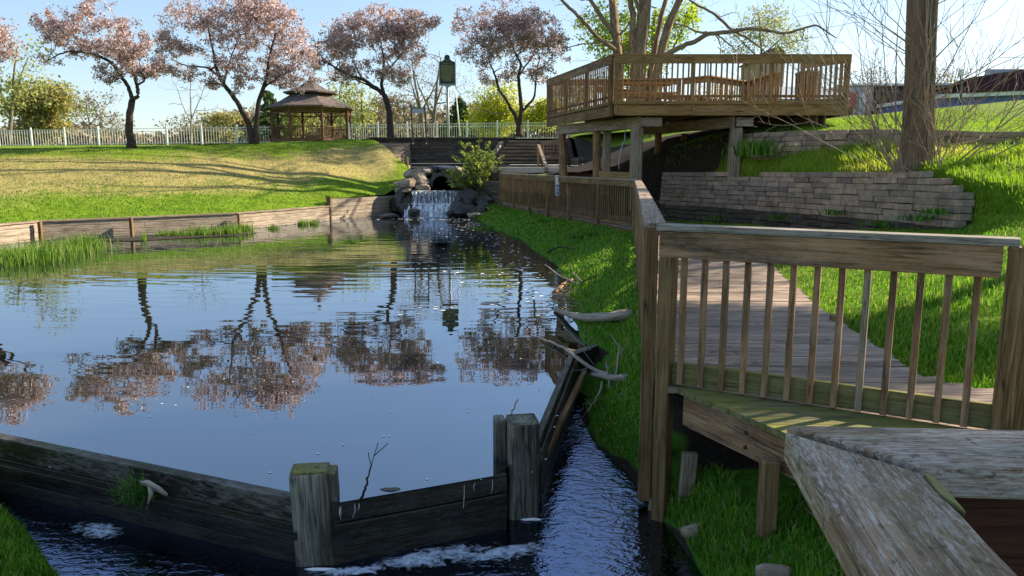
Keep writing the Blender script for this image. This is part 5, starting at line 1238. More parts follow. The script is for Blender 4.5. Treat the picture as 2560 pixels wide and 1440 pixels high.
# big bare tree behind the deck
Yt = 37.
tree('large_tree', 'huge multi stemmed tree behind the viewing deck with long bare limb reaching right', Yt,
     [([(1594, 330), (1592, 280), (1596, 200), (1597, 147), (1606, 72), (1614, 0), (1620, -120), (1640, -260)], 0.452, 0.164),
      ([(1552, 330, .3), (1550, 250, .3), (1546, 146, .3), (1539, 87, .3), (1531, 0, .3), (1520, -120, .3), (1500, -260)], 0.260, 0.123),
      ([(1612, 330, .2), (1620, 230, .2), (1632, 145, .2), (1649, 58, .2), (1664, 0, .2), (1690, -120)], 0.178, 0.069),
      ([(1625, 330, -.2), (1636, 220, -.2), (1649, 145, -.2), (1666, 72, -.2), (1695, 6, -.2), (1740, -90), (1790, -200)], 0.247, 0.096),
      ([(1582, 147), (1580, 100), (1583, 40), (1575, 0), (1560, -80)], 0.178, 0.082),
      ([(1650, 145, -.3), (1701, 118, -.6), (1745, 101, -.9), (1771, 83, -1.1), (1811, 82, -1.3), (1875, 71, -1.5), (1924, 77, -1.7), (1961, 85, -1.8), (2002, 72, -2), (2040, 60, -2.1), (2090, 95, -2.3)], 0.130, 0.027),
      ([(1771, 83, -1.1), (1736, 78, -1), (1716, 66, -.9), (1684, 59, -.6)], 0.055, 0.027),
      ([(1834, 79, -1.3), (1811, 58, -1.2), (1788, 35, -1.1), (1750, 17, -1), (1721, 0, -.8), (1700, -40)], 0.069, 0.034),
      ([(1834, 78, -1.3), (1875, 98, -1.4), (1927, 142, -1.6)], 0.062, 0.027), ([(1790, 84, -1.2), (1820, 108, -1.3), (1845, 130, -1.3), (1857, 146, -1.3)], 0.041, 0.016), ([(1788, 85, -1.2), (1802, 108, -1.2), (1800, 145, -1.2)], 0.034, 0.014),
      ([(1540, 128, .2), (1533, 120), (1499, 101, -.3), (1470, 66, -.5), (1435, 29, -.7), (1403, 0, -.8), (1370, -50, -.8)], 0.116, 0.041),
      ([(1541, 95, .2), (1510, 52, .1), (1476, 0, -.2), (1440, -70, -.3)], 0.123, 0.055), ([(1538, 106, .2), (1484, 107, -.5), (1426, 116, -1.), (1398, 130, -1.3)], 0.048, 0.016),
      ([(1614, 0), (1690, -120, .5), (1830, -230, .8)], .09, .03), ([(1531, 0, .3), (1450, -120, .8), (1330, -220, 1)], .08, .03), ([(1664, 0, .2), (1760, -150, -.5), (1900, -240, -1)], .07, .025), ([(1608, 60), (1560, -90, -.8), (1470, -250, -1)], .09, .03), ([(1697, 2, -.2), (1850, -90, -.8), (2010, -190, -1.2)], .07, .02),  # limbs rising out of view, added to cast shadow streaks on the left lawn
      ([(1640, -260), (1665, -380), (1650, -520)], .13, .05), ([(1500, -260), (1430, -370), (1380, -500)], .12, .04), ([(1790, -200), (1870, -300), (1900, -460)], .12, .04), ([(1650, -330), (1740, -420), (1790, -540)], .10, .04), ([(1620, -120), (1540, -260, 1), (1520, -440, 1.5)], .12, .04), ([(1645, -300), (1580, -400, -1), (1560, -520, -1.5)], .10, .04), ([(1740, -90), (1760, -260, -1.5), (1830, -380, -2)], .10, .03),  # higher unseen limbs, added for more shadow streaks
      ([(1548, 90, .3), (1574, 58, .1), (1590, 30)], 0.041, 0.027), ([(1590, 150), (1560, 120), (1552, 105)], 0.069, 0.041)],
     [(1440, 30, 60, 40), (1480, 70, 50, 50), (1780, 30, 70, 40), (1870, 60, 90, 45), (1960, 60, 80, 50), (1990, 90, 60, 50), (1850, 110, 70, 30), (1600, -150, 260, 120, 5), (1750, -120, 200, 100, 4), (1450, -120, 160, 90, 4), (1640, -420, 240, 110, 5), (1480, -400, 110, 90, 4), (1820, -400, 130, 90, 4), (1900, 10, 80, 40), (1420, 5, 50, 35), (1520, 30, 60, 50), (1980, 30, 60, 50), (2030, 90, 60, 40)],
     40, 160, 900, 'spring', 1, .045, .08, 'bark2', seed=61, hole=.0, dr=.8, r1=.055, r2=.024, r3=.012, sides0=12, wob=.09, crown='buds')
tree('maple_tree', 'bright green leafy maple standing behind the huge tree', 45.,
     [([(1640, 330), (1640, 200), (1630, 100), (1640, 20)], .22, .06), ([(1640, 200), (1560, 120), (1500, 60)], .09, .03), ([(1636, 180), (1690, 110), (1720, 40)], .09, .03)],
     [(1465, 118, 42, 28), (1500, 60, 60, 48), (1600, 90, 80, 66), (1690, 50, 58, 55), (1722, 28, 34, 42), (1685, 125, 58, 40), (1655, 180, 66, 34), (1450, 150, 36, 18), (1560, 20, 60, 40), (1560, 160, 70, 40), (1520, 205, 40, 35), (1540, 120, 60, 40), (1700, 215, 30, 30), (1640, -150, 170, 110, 4.), (1540, -90, 90, 70, 3.), (1740, -90, 90, 70, 3.), (1640, -280, 120, 60, 3.)],  # crown parts above the frame are added to shade the lawn crest
     24, 160, 1500, 'maple', 5, .15, .19, 'bark2', seed=71, hole=.46, dr=1.2, hs=1.2)
tree('budding_tree', 'sparse tree with tiny pale leaves right of the huge tree', 46.,
     [([(1905, 300), (1905, 150), (1900, 90), (1898, 40)], .12, .03), ([(1904, 150), (1860, 110), (1830, 80)], .05, .02), ([(1904, 140), (1950, 100), (1980, 60)], .05, .02)],
     [(1900, 60, 55, 55), (1860, 100, 60, 40), (1950, 80, 60, 50), (1985, 110, 45, 35), (1930, 40, 40, 40), (1840, 130, 50, 18)],
     20, 110, 700, 'spring', 2, .11, .20, 'barkgrey', seed=81, hole=.25, r1=.04, r2=.02, r3=.011)

# background trees --------------------------------------------------
def simple_tree(name, label, px, pb, ptop, Y, wid, leafmat, per, size, n3, barkm, seed, lean=0, low=.25, r0=None, group='spring trees beyond the fence', blobs=None, sig=.25, n1=14, n2=60, cat='tree', hole=.2, rr3=.016):
    h = pb-ptop; top = ptop+h*.12
    if blobs is None:
        r_ = random.Random(seed); blobs = []
        for k in range(7):
            f_ = r_.uniform(low, .88); w_ = wid*(.35+.65*math.sin(math.pi*min(1, max(.12, (f_-low*.6)/(1-low*.5)))))*.62
            blobs.append((px+lean*f_+r_.uniform(-.45, .45)*wid*.8, pb-h*f_, w_, h*.17))
    r0 = r0 or h*Y/1900*.018+.03
    return tree(name, label, Y, [([(px, pb+14), (px+lean*.3+2, pb-h*.3), (px+lean*.7-2, pb-h*.62), (px+lean, top)], r0, r0*.25)]+
        [([(px+lean*.2, pb-h*.22), (px-wid*.22, pb-h*.5), (px-wid*.35, pb-h*.72)], r0*.55, r0*.18), ([(px+lean*.25, pb-h*.28), (px+wid*.2, pb-h*.52), (px+wid*.36, pb-h*.75)], r0*.55, r0*.18)],
        blobs, n1, n2, n3, leafmat, per, size, sig, barkm, cat=cat, group=group, seed=seed, hole=hole, r1=r0*.35, r2=rr3*1.6, r3=rr3, dr=1.0, sides0=7, hs=2.)
simple_tree('budding_tree', 'tall budding tree with pale green haze at the left edge', 22, 345, 90, 66, 120, 'spring', 1, .26, 420, 'barkgrey', 101, lean=20, low=.3, sig=.3)
simple_tree('willow_tree', 'olive yellow willow low behind the fence at the left', 85, 345, 205, 75, 150, 'willow', 5, .34, 420, 'barkgrey', 102, low=.1, sig=.5)
simple_tree('budding_tree', 'rounded pale green tree behind the olive willow', 145, 345, 205, 90, 120, 'spring', 2, .30, 420, 'barkpale', 103, sig=.4)
simple_tree('bare_tree', 'bare branching tree with spreading crown right of the willow', 225, 345, 228, 80, 130, 'twiggy', 1, .20, 480, 'barkpale', 104, lean=-10, sig=.3)
simple_tree('bare_tree', 'small bare bush like tree left of the first blossoming trunk', 292, 348, 300, 85, 60, 'twiggy', 1, .18, 160, 'barkpale', 105, low=.1, n2=30)
simple_tree('young_tree', 'slender leafless young tree with pale trunk between the two left blossoming trees', 477, 350, 168, 50, 100, 'twiggy', 0, .1, 60, 'barkpale', 106, low=.3, r0=.07, n1=14, n2=50, rr3=.012)
simple_tree('bare_tree', 'low wide bare tree behind the slender young tree', 478, 345, 285, 95, 130, 'twiggy', 1, .22, 260, 'barkpale', 107, low=.1)
simple_tree('bushy_tree', 'rounded dark olive bush behind the fence left of the wide blossoming tree', 545, 350, 282, 80, 90, 'willow', 3, .26, 240, 'barkgrey', 108, low=.05, sig=.4)
simple_tree('bushy_tree', 'brown green bush behind the joined trunks', 600, 345, 268, 85, 100, 'twiggy', 3, .26, 300, 'barkgrey', 109, low=.05, sig=.4)
def conifer(label, px, pb, pt_, Y, wpx, mat, seed, n=900):
    b_ = D(px, pb, Y); q = D(px, pt_, Y); h = q[2]-b_[2]; w_ = wpx*Y/1900.; t = thing('conifer', tuple(b_), label, 'tree')
    mb = MB(); mb.tube([b_, q], [.16, .02], 7); mb.build('trunk', M['bark'], t); r_ = np.random.default_rng(seed)
    C_ = []; mb = MB()
    for k in range(110):
        f_ = .06+.92*r_.random(); a_ = r_.random()*6.28; L = w_*.5*(1-f_)**.85*(.75+.5*r_.random())+.1
        p = b_+V(0, 0, h*f_); e2 = p+V(math.cos(a_)*L, math.sin(a_)*L, -.18*L); mb.tube([p, lerp(p, e2, .5)+V(0, 0, .06), e2], [.03, .02, .008], 3)
        for s_ in np.linspace(.2, 1, 8): C_.append(lerp(p, e2, s_))
    mb.build('branches', M['bark'], t); leaves('crown', C_, .10, 5, .34, M[mat], t, flat=.5, seed=seed)
conifer('soft green pine behind the joined trunks left of the gazebo roof', 675, 345, 228, 70, 95, 'pine', 5)
conifer('dark conical spruce just right of the green marker pole', 1150, 340, 246, 78, 92, 'conifer', 6)
for i, (px, ptop, Y, wd, lm, per, lb, low) in enumerate([
    (725, 250, 75, 90, 'spring', 2, 'pale green tree seen through the left gazebo arches', .1), (805, 262, 88, 90, 'twiggy', 2, 'brownish tree seen through the right gazebo arches', .1),
    (850, 205, 68, 110, 'spring', 1, 'spring green tree right behind the gazebo roof', .15), (905, 195, 64, 100, 'spring', 1, 'spring green many branched tree right of the gazebo', .1),
    (948, 240, 84, 90, 'twiggy', 2, 'brown budding tree behind the leaning blossoming trunk', .1), (1010, 230, 80, 100, 'twiggy', 1, 'brown budding tree behind the information panel', .12),
    (1120, 290, 90, 90, 'twiggy', 2, 'low brown thicket tree left of the spruce', .05), (1195, 300, 92, 90, 'spring', 2, 'low pale thicket tree right of the spruce', .05)]):
    simple_tree('spring_tree', lb, px, 342, ptop, Y, wd, lm, per, .24, 330, 'barkgrey', 120+i, low=low, sig=.35)
simple_tree('bare_tree', 'tall slim bare tree directly left of the green marker', 1078, 340, 118, 58, 120, 'twiggy', 1, .10, 420, 'barkgrey', 140, low=.35, lean=25, r0=.17, hole=.1)
simple_tree('bare_tree', 'tall bare forked tree left of the slim one behind the information panel', 1060, 340, 125, 60, 110, 'twiggy', 1, .10, 300, 'barkgrey', 141, low=.3, lean=-30, r0=.16, hole=.1)
simple_tree('weeping_tree', 'yellow green weeping tree behind the right blossoming tree', 1245, 338, 200, 64, 110, 'yellow', 4, .17, 700, 'barkgrey', 142, low=.05, sig=.35, hole=.25)
simple_tree('spring_tree', 'thin grey green tree left of the weeping tree', 1212, 338, 205, 66, 60, 'spring', 1, .14, 260, 'barkgrey', 143, low=.2)
simple_tree('flowering_shrub', 'bright yellow green shrub beside the left end of the viewing deck', 1345, 325, 252, 56, 90, 'yellow', 5, .15, 520, 'barkgrey', 144, low=.0, sig=.3, cat='shrub', hole=.2)
simple_tree('spring_tree', 'pale green tree behind the left corner of the viewing deck', 1425, 320, 205, 62, 90, 'spring', 2, .2, 300, 'barkgrey', 145, low=.1)
simple_tree('bare_tree', 'bare small tree behind the tan building', 2370, 262, 165, 72, 90, 'twiggy', 1, .16, 260, 'barkpale', 146, low=.15)
simple_tree('bare_tree', 'faint bare tree behind the shop between deck and trunk', 2180, 262, 160, 85, 120, 'twiggy', 1, .16, 260, 'barkgrey', 147, low=.2)
simple_tree('bare_tree', 'faint bare tree far behind the deck balusters', 1800, 300, 190, 85, 120, 'spring', 1, .2, 220, 'barkgrey', 148, low=.2)
# distant wood line
rw = np.random.default_rng(77); n = 3600; wx = rw.uniform(-75, 26, n); wy = rw.uniform(104, 116, n)
wz = 3.6+rw.random(n)**.8*(np.interp(wx, [-75, -62, -54, -48, -40, -28, -10, 10, 26], [4, 4, .6, .6, 4, 5.5, 6.5, 6.5, 5])+2.2*fnoise(wx, wy*0, 6, 3))
f_ = leaves('distant_wood', np.stack([wx, wy, np.maximum(wz, 3.7)], 1), .7, 7, .75, M['twiggy'], None, seed=9)
tag(f_, 'far off line of brownish spring woods beyond the fences', kind='stuff')

# ------------------------------------------------------------------ trunk tree on the terrace with suckers
TX, TY, TZ = 7.14, 13.6, 2.02
t = thing('big_trunk_tree', (TX, TY, TZ), 'thick furrowed trunk rising out of the picture on the upper terrace', 'tree')
mb = MB(); n = 44; zz = np.concatenate([np.linspace(-.25, .6, 8), np.linspace(.8, 7.5, 46)]); v = []; cc = []
for i, z in enumerate(zz):
    rr = .225+.09*math.exp(-max(0, z)*3.6)-.004*z
    for k in range(n):
        a_ = 2*math.pi*k/n; ri = .5+.5*math.sin(k*2*math.pi/n*11+1.3*math.sin(z*2.1+k)+.6*math.sin(z*5+k*.7))
        q = rr*(1+.07*ri*(1 if k % 2 else .6)+.025*math.sin(3*a_+z*.6))
        v.append((TX-.055*z+q*math.cos(a_), TY+q*math.sin(a_), TZ+z)); cc.append((z*1.0, math.cos(a_)*.9, math.sin(a_)*.9))
f = [(i*n+k, i*n+(k+1) % n, (i+1)*n+(k+1) % n, (i+1)*n+k) for i in range(len(zz)-1) for k in range(n)]
mb.add(v, f, cc); mb.build('trunk', M['bark2'], t, smooth=True)
sk = Skel(); sk.add(np.array([(TX-.40, TY, TZ+7.2), (TX-.41, TY, TZ+7.5)]), [.2, .2]); mb = MB(); r_ = np.random.default_rng(3)
T1 = np.array([(TX-.4, TY, TZ+7.5)])+r_.standard_normal((14, 3))*(2.6, 2.4, 1.1)+V(0, 0, 2.4)
grow(sk, mb, T1, .12, .04, 8, 6); T2 = np.array([(TX, TY, TZ+10)])+r_.standard_normal((420, 3))*(2.6, 2.3, 1.3); T2 = T2[T2[:, 2] > 2.6+.25*T2[:, 1]+.6]
tips = grow(sk, mb, T2, .03, .008, 6, 3); mb.build('branches', M['bark2'], t); leaves('crown', np.concatenate([q[2:] for q in tips]), .28, 2, .13, M['spring'], t, seed=4)
# vines clinging to the right side
for k in range(16):
    a_ = r_.uniform(-1.9, .5); mb = MB(); z0 = r_.uniform(-.1, .8); L = r_.uniform(1.2, 4.5); m_ = 14; z_ = np.linspace(z0, z0+L, m_)
    aa = a_+np.cumsum(r_.standard_normal(m_)*.10); rr = .245+.09*np.exp(-np.maximum(z_, 0)*3.6)
    mb.tube(np.stack([TX-.055*z_+rr*np.cos(aa), TY+rr*np.sin(aa), TZ+z_], 1), r_.uniform(.008, .018), 5); mb.build('vine', M['twig'], t)

def sprout(mb, p, d, L, r, depth, rs, curve=.12, kids=3, grav=.0):
    n = 8; P = [np.array(p, float)]; d = np.array(d, float)/np.linalg.norm(d)
    for i in range(n):
        d = d+rs.standard_normal(3)*curve*.5+V(0, 0, .035-grav); d /= np.linalg.norm(d); P.append(P[-1]+d*L/n)
    P = np.array(P); mb.tube(P, np.linspace(r, max(.0028, r*.35), n+1), 4 if r > .008 else 3, cap=False)
    if depth > 0:
        for k in range(kids):
            i = rs.integers(2, n); q = P[i]; dd = (P[i]-P[i-1]); dd /= np.linalg.norm(dd); o_ = rs.standard_normal(3); o_ -= dd*(o_@dd); o_ /= np.linalg.norm(o_)
            sprout(mb, q, dd*.8+o_*rs.uniform(.5, .9)+V(0, 0, .15), L*rs.uniform(.30, .6), max(.0035, r*.5), depth-1, rs, curve, kids, grav)
rs = np.random.default_rng(12)
sg = 'leafless sucker shrubs around the big trunk'
for i, (bx_, by_, n_, side, lb) in enumerate([(6.75, 13.35, 15, -1, 'bare twiggy shrub fanning left from the foot of the big trunk'), (7.55, 13.5, 11, 1, 'bare twiggy shrub fanning right from the foot of the big trunk'), (7.25, 13.15, 9, 0, 'short bare sprouts tangled at the front of the big trunk')]):
    t = thing('sucker_shrub', (bx_, by_, 2.0), lb, 'shrub', sg)
    for k in range(n_):
        mb = MB(); a_ = rs.uniform(-.5, .5); tilt = rs.uniform(.15, 1.15) if side else rs.uniform(0, .5)
        d = V((side if side else rs.choice([-1, 1]))*math.sin(tilt), rs.uniform(-.35, .25), math.cos(tilt)); L = (rs.uniform(1.7, 3.4) if side else rs.uniform(.6, 1.6))
        sprout(mb, (bx_+rs.normal()*.10, by_+rs.normal()*.12, 1.85), d, L, rs.uniform(.008, .017), 2, rs, .16, 4, .0)
        mb.build('stem', M['twig'], t)
t = thing('sucker_shrub', (7.3, 13.4, 3.0), 'bare shoots sprouting from the sides of the big trunk above the ground', 'shrub', sg)
for k in range(34):
    z_ = rs.uniform(.3, 3.4); a_ = rs.uniform(-math.pi, .2); mb = MB(); rr = .23
    sprout(mb, (TX-.055*z_+rr*math.cos(a_), TY+rr*math.sin(a_), TZ+z_), (math.cos(a_), math.sin(a_)*.7, rs.uniform(.2, 1.2)), rs.uniform(.3, 1.7) if abs(math.cos(a_)) < .6 else rs.uniform(.8, 2.6), rs.uniform(.006, .012), 1, rs, .22, 3)
    mb.build('shoot', M['twig'], t)

# green shrub on the culvert bank
t = thing('evergreen_shrub', tuple(D(1195, 465, 30.6)), 'feathery light green shrub growing above the right of the waterfall', 'shrub')
mb = MB(); C_ = []; rs = np.random.default_rng(8); base = D(1195, 468, 30.6)
for k in range(46):
    tg = D(*[(1165, 405, ), (1200, 365), (1215, 395), (1180, 435), (1160, 455), (1230, 400), (1190, 385)][k % 7], 30.6)+rs.standard_normal(3)*(.25, .3, .22)
    if k % 9 == 0: tg = D(1125, 440, 30.2)+rs.standard_normal(3)*.12
    P = smooth_path([base+rs.standard_normal(3)*.1, lerp(base, tg, .5)+rs.standard_normal(3)*.12, tg], 8); mb.tube(P, np.linspace(.02, .004, 8), 4); C_ += list(P[3:])
    for j in range(7):
        i = rs.integers(2, 8); q = P[i]+rs.standard_normal(3)*(.16, .16, .12)+V(0, 0, .05); mb.tube([P[i], q], [.005, .003], 3); C_ += [lerp(P[i], q, s_) for s_ in (.5, .8, 1)]
mb.build('branches', M['bark2'], t); leaves('foliage', C_, .035, 4, .085, M['shrub'], t, seed=2)
# leafy weed clumps
def clump(label, p, n, h, w_, mat, seed, name='weed', g=None, wd=.03):
    rs = np.random.default_rng(seed); P = np.array(p)+np.stack([rs.standard_normal(n)*w_, rs.standard_normal(n)*w_, np.zeros(n)], 1)
    o = blades(name, P, h, wd, M[mat], label, lean=.9, seed=seed, kind=None, cat='plant')
    if g: o['group'] = g
    return o
wg = 'leafy weeds along the stone walls'
clump('big tuft of daylily leaves at the left end of the upper stone wall', (5.65, 17.75, 2.22), 160, .55, .28, 'grass', 1, 'leafy_plant', wg, .035)
for i, (px, py, Y, lb) in enumerate([(1715, 510, 18.6, 'leafy weed in the lower wall near its left end'), (1870, 520, 15.5, 'broad leaved weed growing midway along the lower wall foot'), (2075, 510, 13.2, 'dark weed sprouting from the lower wall below the trunk'), (2180, 520, 12.2, 'small weed low on the wall right of centre'), (2345, 500, 11.2, 'weed sprouting beside the right end of the lower wall'), (2360, 530, 11.0, 'low weed at the very right foot of the lower wall')]):
    yy_ = (18.3, 16.3, 14.4, 13.2, 12.3, 11.9)[i]; xx_ = float(np.interp(-yy_, [-p[1] for p in wallA], [p[0] for p in wallA]))-.28; c_ = V(xx_, yy_, fz0(xx_, yy_)+.10+.1*(i % 3)); clump(lb, c_, 40, .15, .13, 'weed', 20+i, 'weed', wg, .035)
for i, (px, py, lb) in enumerate([(1205, 575, 'weed on the bank near the water below the far railing'), (1360, 555, 'weed clump below the notice on the far railing'), (1440, 595, 'broad leaved weed on the bank below the far railing'), (1490, 590, 'white flecked weed beside the far railing corner'), (1600, 700, 'small weed at the foot of the long railing')]):
    c_ = G(px, py, .35); clump(lb, c_, 50, .14, .13, 'weed', 40+i, 'weed', 'weeds on the pond bank', .035)

# ------------------------------------------------------------------ unseen trees added right of the frame to shade the near ground
for i, (x, y, zc, rx, ry, rz, n3, pr, lb) in enumerate([(17.0, 13.8, 10.8, 2.7, 1.55, 1.4, 560, 9, 'unseen dense leafy tree added to shade the weir posts'), (17.2, 8.6, 11.4, 3.0, 1.7, 2.0, 520, 8, 'unseen leafy tree added to shade the near handrail'), (18.4, 18.2, 11.8, 2.7, 2.4, 1.3, 90, 2, 'unseen thinner leafy tree added to dapple the pond bank')]):
    g0 = float(hill(np.array([x]), np.array([y]))[0]); t = thing('added_shade_tree', (x, y, g0), lb, 'tree', 'unseen trees added for their shade'); sk = Skel(); P = smooth_path([(x, y, g0-.3), (x+.2, y, g0+2), (x-.1, y+.1, zc), (x, y, zc+1.5)], 12); R_ = np.linspace(.25, .08, 12); mb = MB(); mb.tube(P, R_, 9, wob=.05); mb.build('trunk', M['bark'], t, smooth=True); sk.add(P, R_)
    rs = np.random.default_rng(90+i)
    def pts(n):
        v = rs.standard_normal((n, 3)); v = v/np.linalg.norm(v, axis=1)[:, None]*rs.random((n, 1))**(1/3.); return v*(rx, ry, rz)+V(x, y, zc)
    mb = MB(); grow(sk, mb, pts(20), .08, .03, 8, 5); grow(sk, mb, pts(110), .03, .012, 6, 4); tips = grow(sk, mb, pts(n3), .012, .005, 5, 3); mb.build('branches', M['bark'], t)
    leaves('crown', np.concatenate([q[1:] for q in tips]), .22, pr, .16, M['maple'], t, seed=i)

# ------------------------------------------------------------------ grass
def dist_dens(k, lo=20): return lambda x, y: np.clip(k/np.maximum(1, (x*x+y*y)/9.), lo, 5000)
# bank
cb_ = lambda P: (P[:, 2] > -.36) & (P[:, 1] > .3) & ~((P[:, 1] > 7.7) & (P[:, 2] < .015))
def under_deck(P):  # keep clear of the boards
    return ~((P[:, 0] > left_x(P[:, 1])+.05) & (P[:, 1] > 5.0))
Pb = scatter(gB, lambda x, y: np.clip(95000/np.maximum(9, x*x+y*y), 260, 5200)*(fnoise(x, y, .7, 5) > -.42), 230000, lambda P: cb_(P) & under_deck(P), 3)
Pb = Pb[~((Pb[:, 1] < 5.6) & (Pb[:, 1] > 4.25) & (Pb[:, 0] > 1.42) & (fnoise(Pb[:, 0], Pb[:, 1], .4, 8) > -.35))]
hb = .035+.012*np.sqrt(np.maximum(0, Pb[:, 1]-3)); hb *= .7+.9*np.clip(fnoise(Pb[:, 0], Pb[:, 1], .5, 6)+.5, 0, 1)
hb = np.where(Pb[:, 1] < 5, hb*1.7, hb)
blades('bank_grass', Pb[bank_soil(Pb) < .45], hb[bank_soil(Pb) < .45], (.004+.0011*Pb[:, 1])[bank_soil(Pb) < .45], M['grassdark'], 'short deep green grass covering the pond bank', lean=.8, seed=11)
Ph = scatter(gH, lambda x, y: np.where(y < 13, np.clip(75000/np.maximum(9, x*x+y*y), 60, 2600), 45)*(x < y*.70+1.0)*(y > 3.4)*(x > np.interp(y, [3, 5, 8, 11.4, 18.2], [2.6, 2.85, 3.18, 3.9, 4.85]))*(y < 13.5), 260000, None, 4)
sA, _ = sdist(Ph[:, :2], wallA)
Plow = Ph[sA < -.02]; blades('lawn_grass', Plow, .075*(.75+.8*np.clip(fnoise(Plow[:, 0], Plow[:, 1], .6, 3)+.4, 0, 1)), .010, M['grass'], 'fresh green lawn grass between boardwalk and stone wall', lean=.6, seed=12)
# terraces: taller tufts
Pt = scatter(gH, lambda x, y: 420*((y > 10) & (y < 21) & (x > 3.4) & (x < 12)), 160000, None, 6)
sA, oA = sdist(Pt[:, :2], wallA); sB, oB = sdist(Pt[:, :2], wallB); vis = (Pt[:, 0] < Pt[:, 1]*.70+.5)
m_ = (sA > .18) & (sB < -.06) & vis & (Pt[:, 1] < np.interp(Pt[:, 0], [3.0, 4.3, 5.0, 5.6, 6.2, 8, 8.1], [21.0, 20.0, 19.4, 18.8, 18.4, 18.3, 40])); Q_ = Pt[m_]; edge_f = np.exp(-np.maximum(0, sA[m_]-.1)*1.4)
hn = .10+.16*np.clip(fnoise(Q_[:, 0], Q_[:, 1], .9, 7)+.4, 0, 1)+.12*(sB[m_] > -1.2)*(Q_[:, 0] > 6.6)
blades('terrace_grass', Q_, hn, .016, M['terr'], 'tall seeding meadow grass on the middle terrace', lean=.6, seed=13, sway=(-.15, 0), colr=np.clip(.42+.5*fnoise(Q_[:, 0], Q_[:, 1], 1.6, 2)+.18*(Q_[:, 0] < 6.8), 0, 1))
m_ = (sB > .2) & vis; Q_ = Pt[m_]; blades('slope_grass', Q_, .05, .014, M['terr'], 'mown sunlit grass on the upper slope', lean=.5, seed=14, colr=np.full(m_.sum(), .35))
# left mound
Pm = scatter(gC, lambda x, y: np.where((y > 2.5) & (x > -8), 5200*np.exp(-np.maximum(0, -3.6-x)*.9), 0), 60000, lambda P: P[:, 2] > -.38, 7)
blades('mound_grass', Pm, .07, .008, M['grass'], 'sunlit grass tufts on the mound at the lower left', lean=.8, seed=15)
# left lawn
Pl = scatter(gL, lambda x, y: np.clip(165000/(x*x+y*y), 50, 420)*(x > -y*.72-1), 130000, None, 8)
ll_ = gL.reshape(-1, 3)
tcol = np.clip(fnoise(Pl[:, 0], Pl[:, 1], 2.5, 3)*.5+.5, 0, 1)
frac = np.clip((Pl[:, 2]-.75)/1.0, 0, 1)*np.clip((2.75-Pl[:, 2])/.4, 0, 1)
isd = rng.random(len(Pl)) < frac*.95
isd = rng.random(len(Pl)) < frac*.85
blades('slope_turf', Pl[~isd], .075, .020, M['grass'], 'short green turf on the left slope', lean=.7, seed=16)
blades('dry_turf', Pl[isd], .06, .020, M['tanblade'], 'dry tan turf patches on the left slope', lean=.9, seed=17)
# reeds in the pond
def reeds(label, pts, n, h, seed, mat='reed'):
    rs = np.random.default_rng(seed); P = []
    for k in range(n):
        x, y, rx, ry = pts[rs.integers(len(pts))]; P.append((x+rs.normal()*rx, y+rs.normal()*ry, -.05))
    P = np.array(P); o = blades('reed_clump', P, h*(.6+.5*rs.random(n)), .020, M[mat], label, lean=.45, seed=seed, kind=None, cat='reeds'); o['group'] = 'reed clumps in the pond'; return o
def gz(px, py): q = G(px, py, 0); return q[0], q[1]
reeds('largest clump of green reeds in the water at the left edge', [(*gz(40, 655), .5, .35), (*gz(120, 640), .5, .35), (*gz(185, 625), .35, .3), (*gz(215, 622), .2, .2), (*gz(0, 660), .4, .4), (*gz(90, 650), .4, .2)], 1900, .56, 1)
reeds('thin reed tuft against the wall behind the largest reeds', [(*gz(30, 600), .15, .1)], 160, .6, 2)
reeds('long low clump of reeds in the middle of the far pond wall', [(*gz(500, 588), .3, .18), (*gz(550, 586), .35, .18), (*gz(580, 584), .2, .15), (*gz(610, 580), .15, .1)], 900, .46, 3)
reeds('small clump of reeds left of the long low clump', [(*gz(418, 590), .16, .1), (*gz(455, 590), .22, .12)], 330, .34, 4)
reeds('single small reed tuft near the far pond wall', [(*gz(683, 572), .12, .08)], 110, .26, 5)
reeds('pair of reed tufts by the stepped end of the far pond wall', [(*gz(757, 562), .10, .08), (*gz(784, 561), .10, .08)], 240, .34, 6)
reeds('few thin reed stalks standing in front of the far wall', [(*gz(362, 602), .05, .05)], 26, .5, 7)
# little mud strip by the reeds
mb = MB(); mb.prism([gz(240, 602), gz(330, 604), gz(460, 596), gz(590, 590), gz(640, 584), gz(600, 577), gz(420, 588), gz(240, 600)], -.05, .015); tag(mb.build('mud', M['dirt'], kind='structure'), 'low strip of mud under the reeds')

# leaf litter and petals
rs = np.random.default_rng(63); q = scatter(gB, lambda x, y: np.where((y > 2.5) & (y < 16), 9., 0), 3000, lambda P: P[:, 2] > -.3, 12); q2 = np.stack([rs.uniform(0, 1, 160), rs.uniform(5, 20, 160), np.full(160, .556)], 1); q2[:, 0] = left_x(q2[:, 1])+.1+q2[:, 0]*1.5
ql = np.concatenate([q+V(0, 0, .03), q2]); n_ = len(ql); an = rs.random(n_)*6.28; sz = rs.uniform(.012, .03, n_)
u_ = np.stack([np.cos(an), np.sin(an), rs.normal(0, .25, n_)], 1)*sz[:, None]; w_ = np.stack([-np.sin(an), np.cos(an), rs.normal(0, .25, n_)], 1)*sz[:, None]*.5
fast_mesh('leaf_litter', np.stack([ql-u_, ql+w_, ql+u_, ql-w_], 1).reshape(-1, 3), 4, M['twiggy'], col=rs.random(n_), kind='stuff', label='scattered dead leaves on the bank and boardwalk')
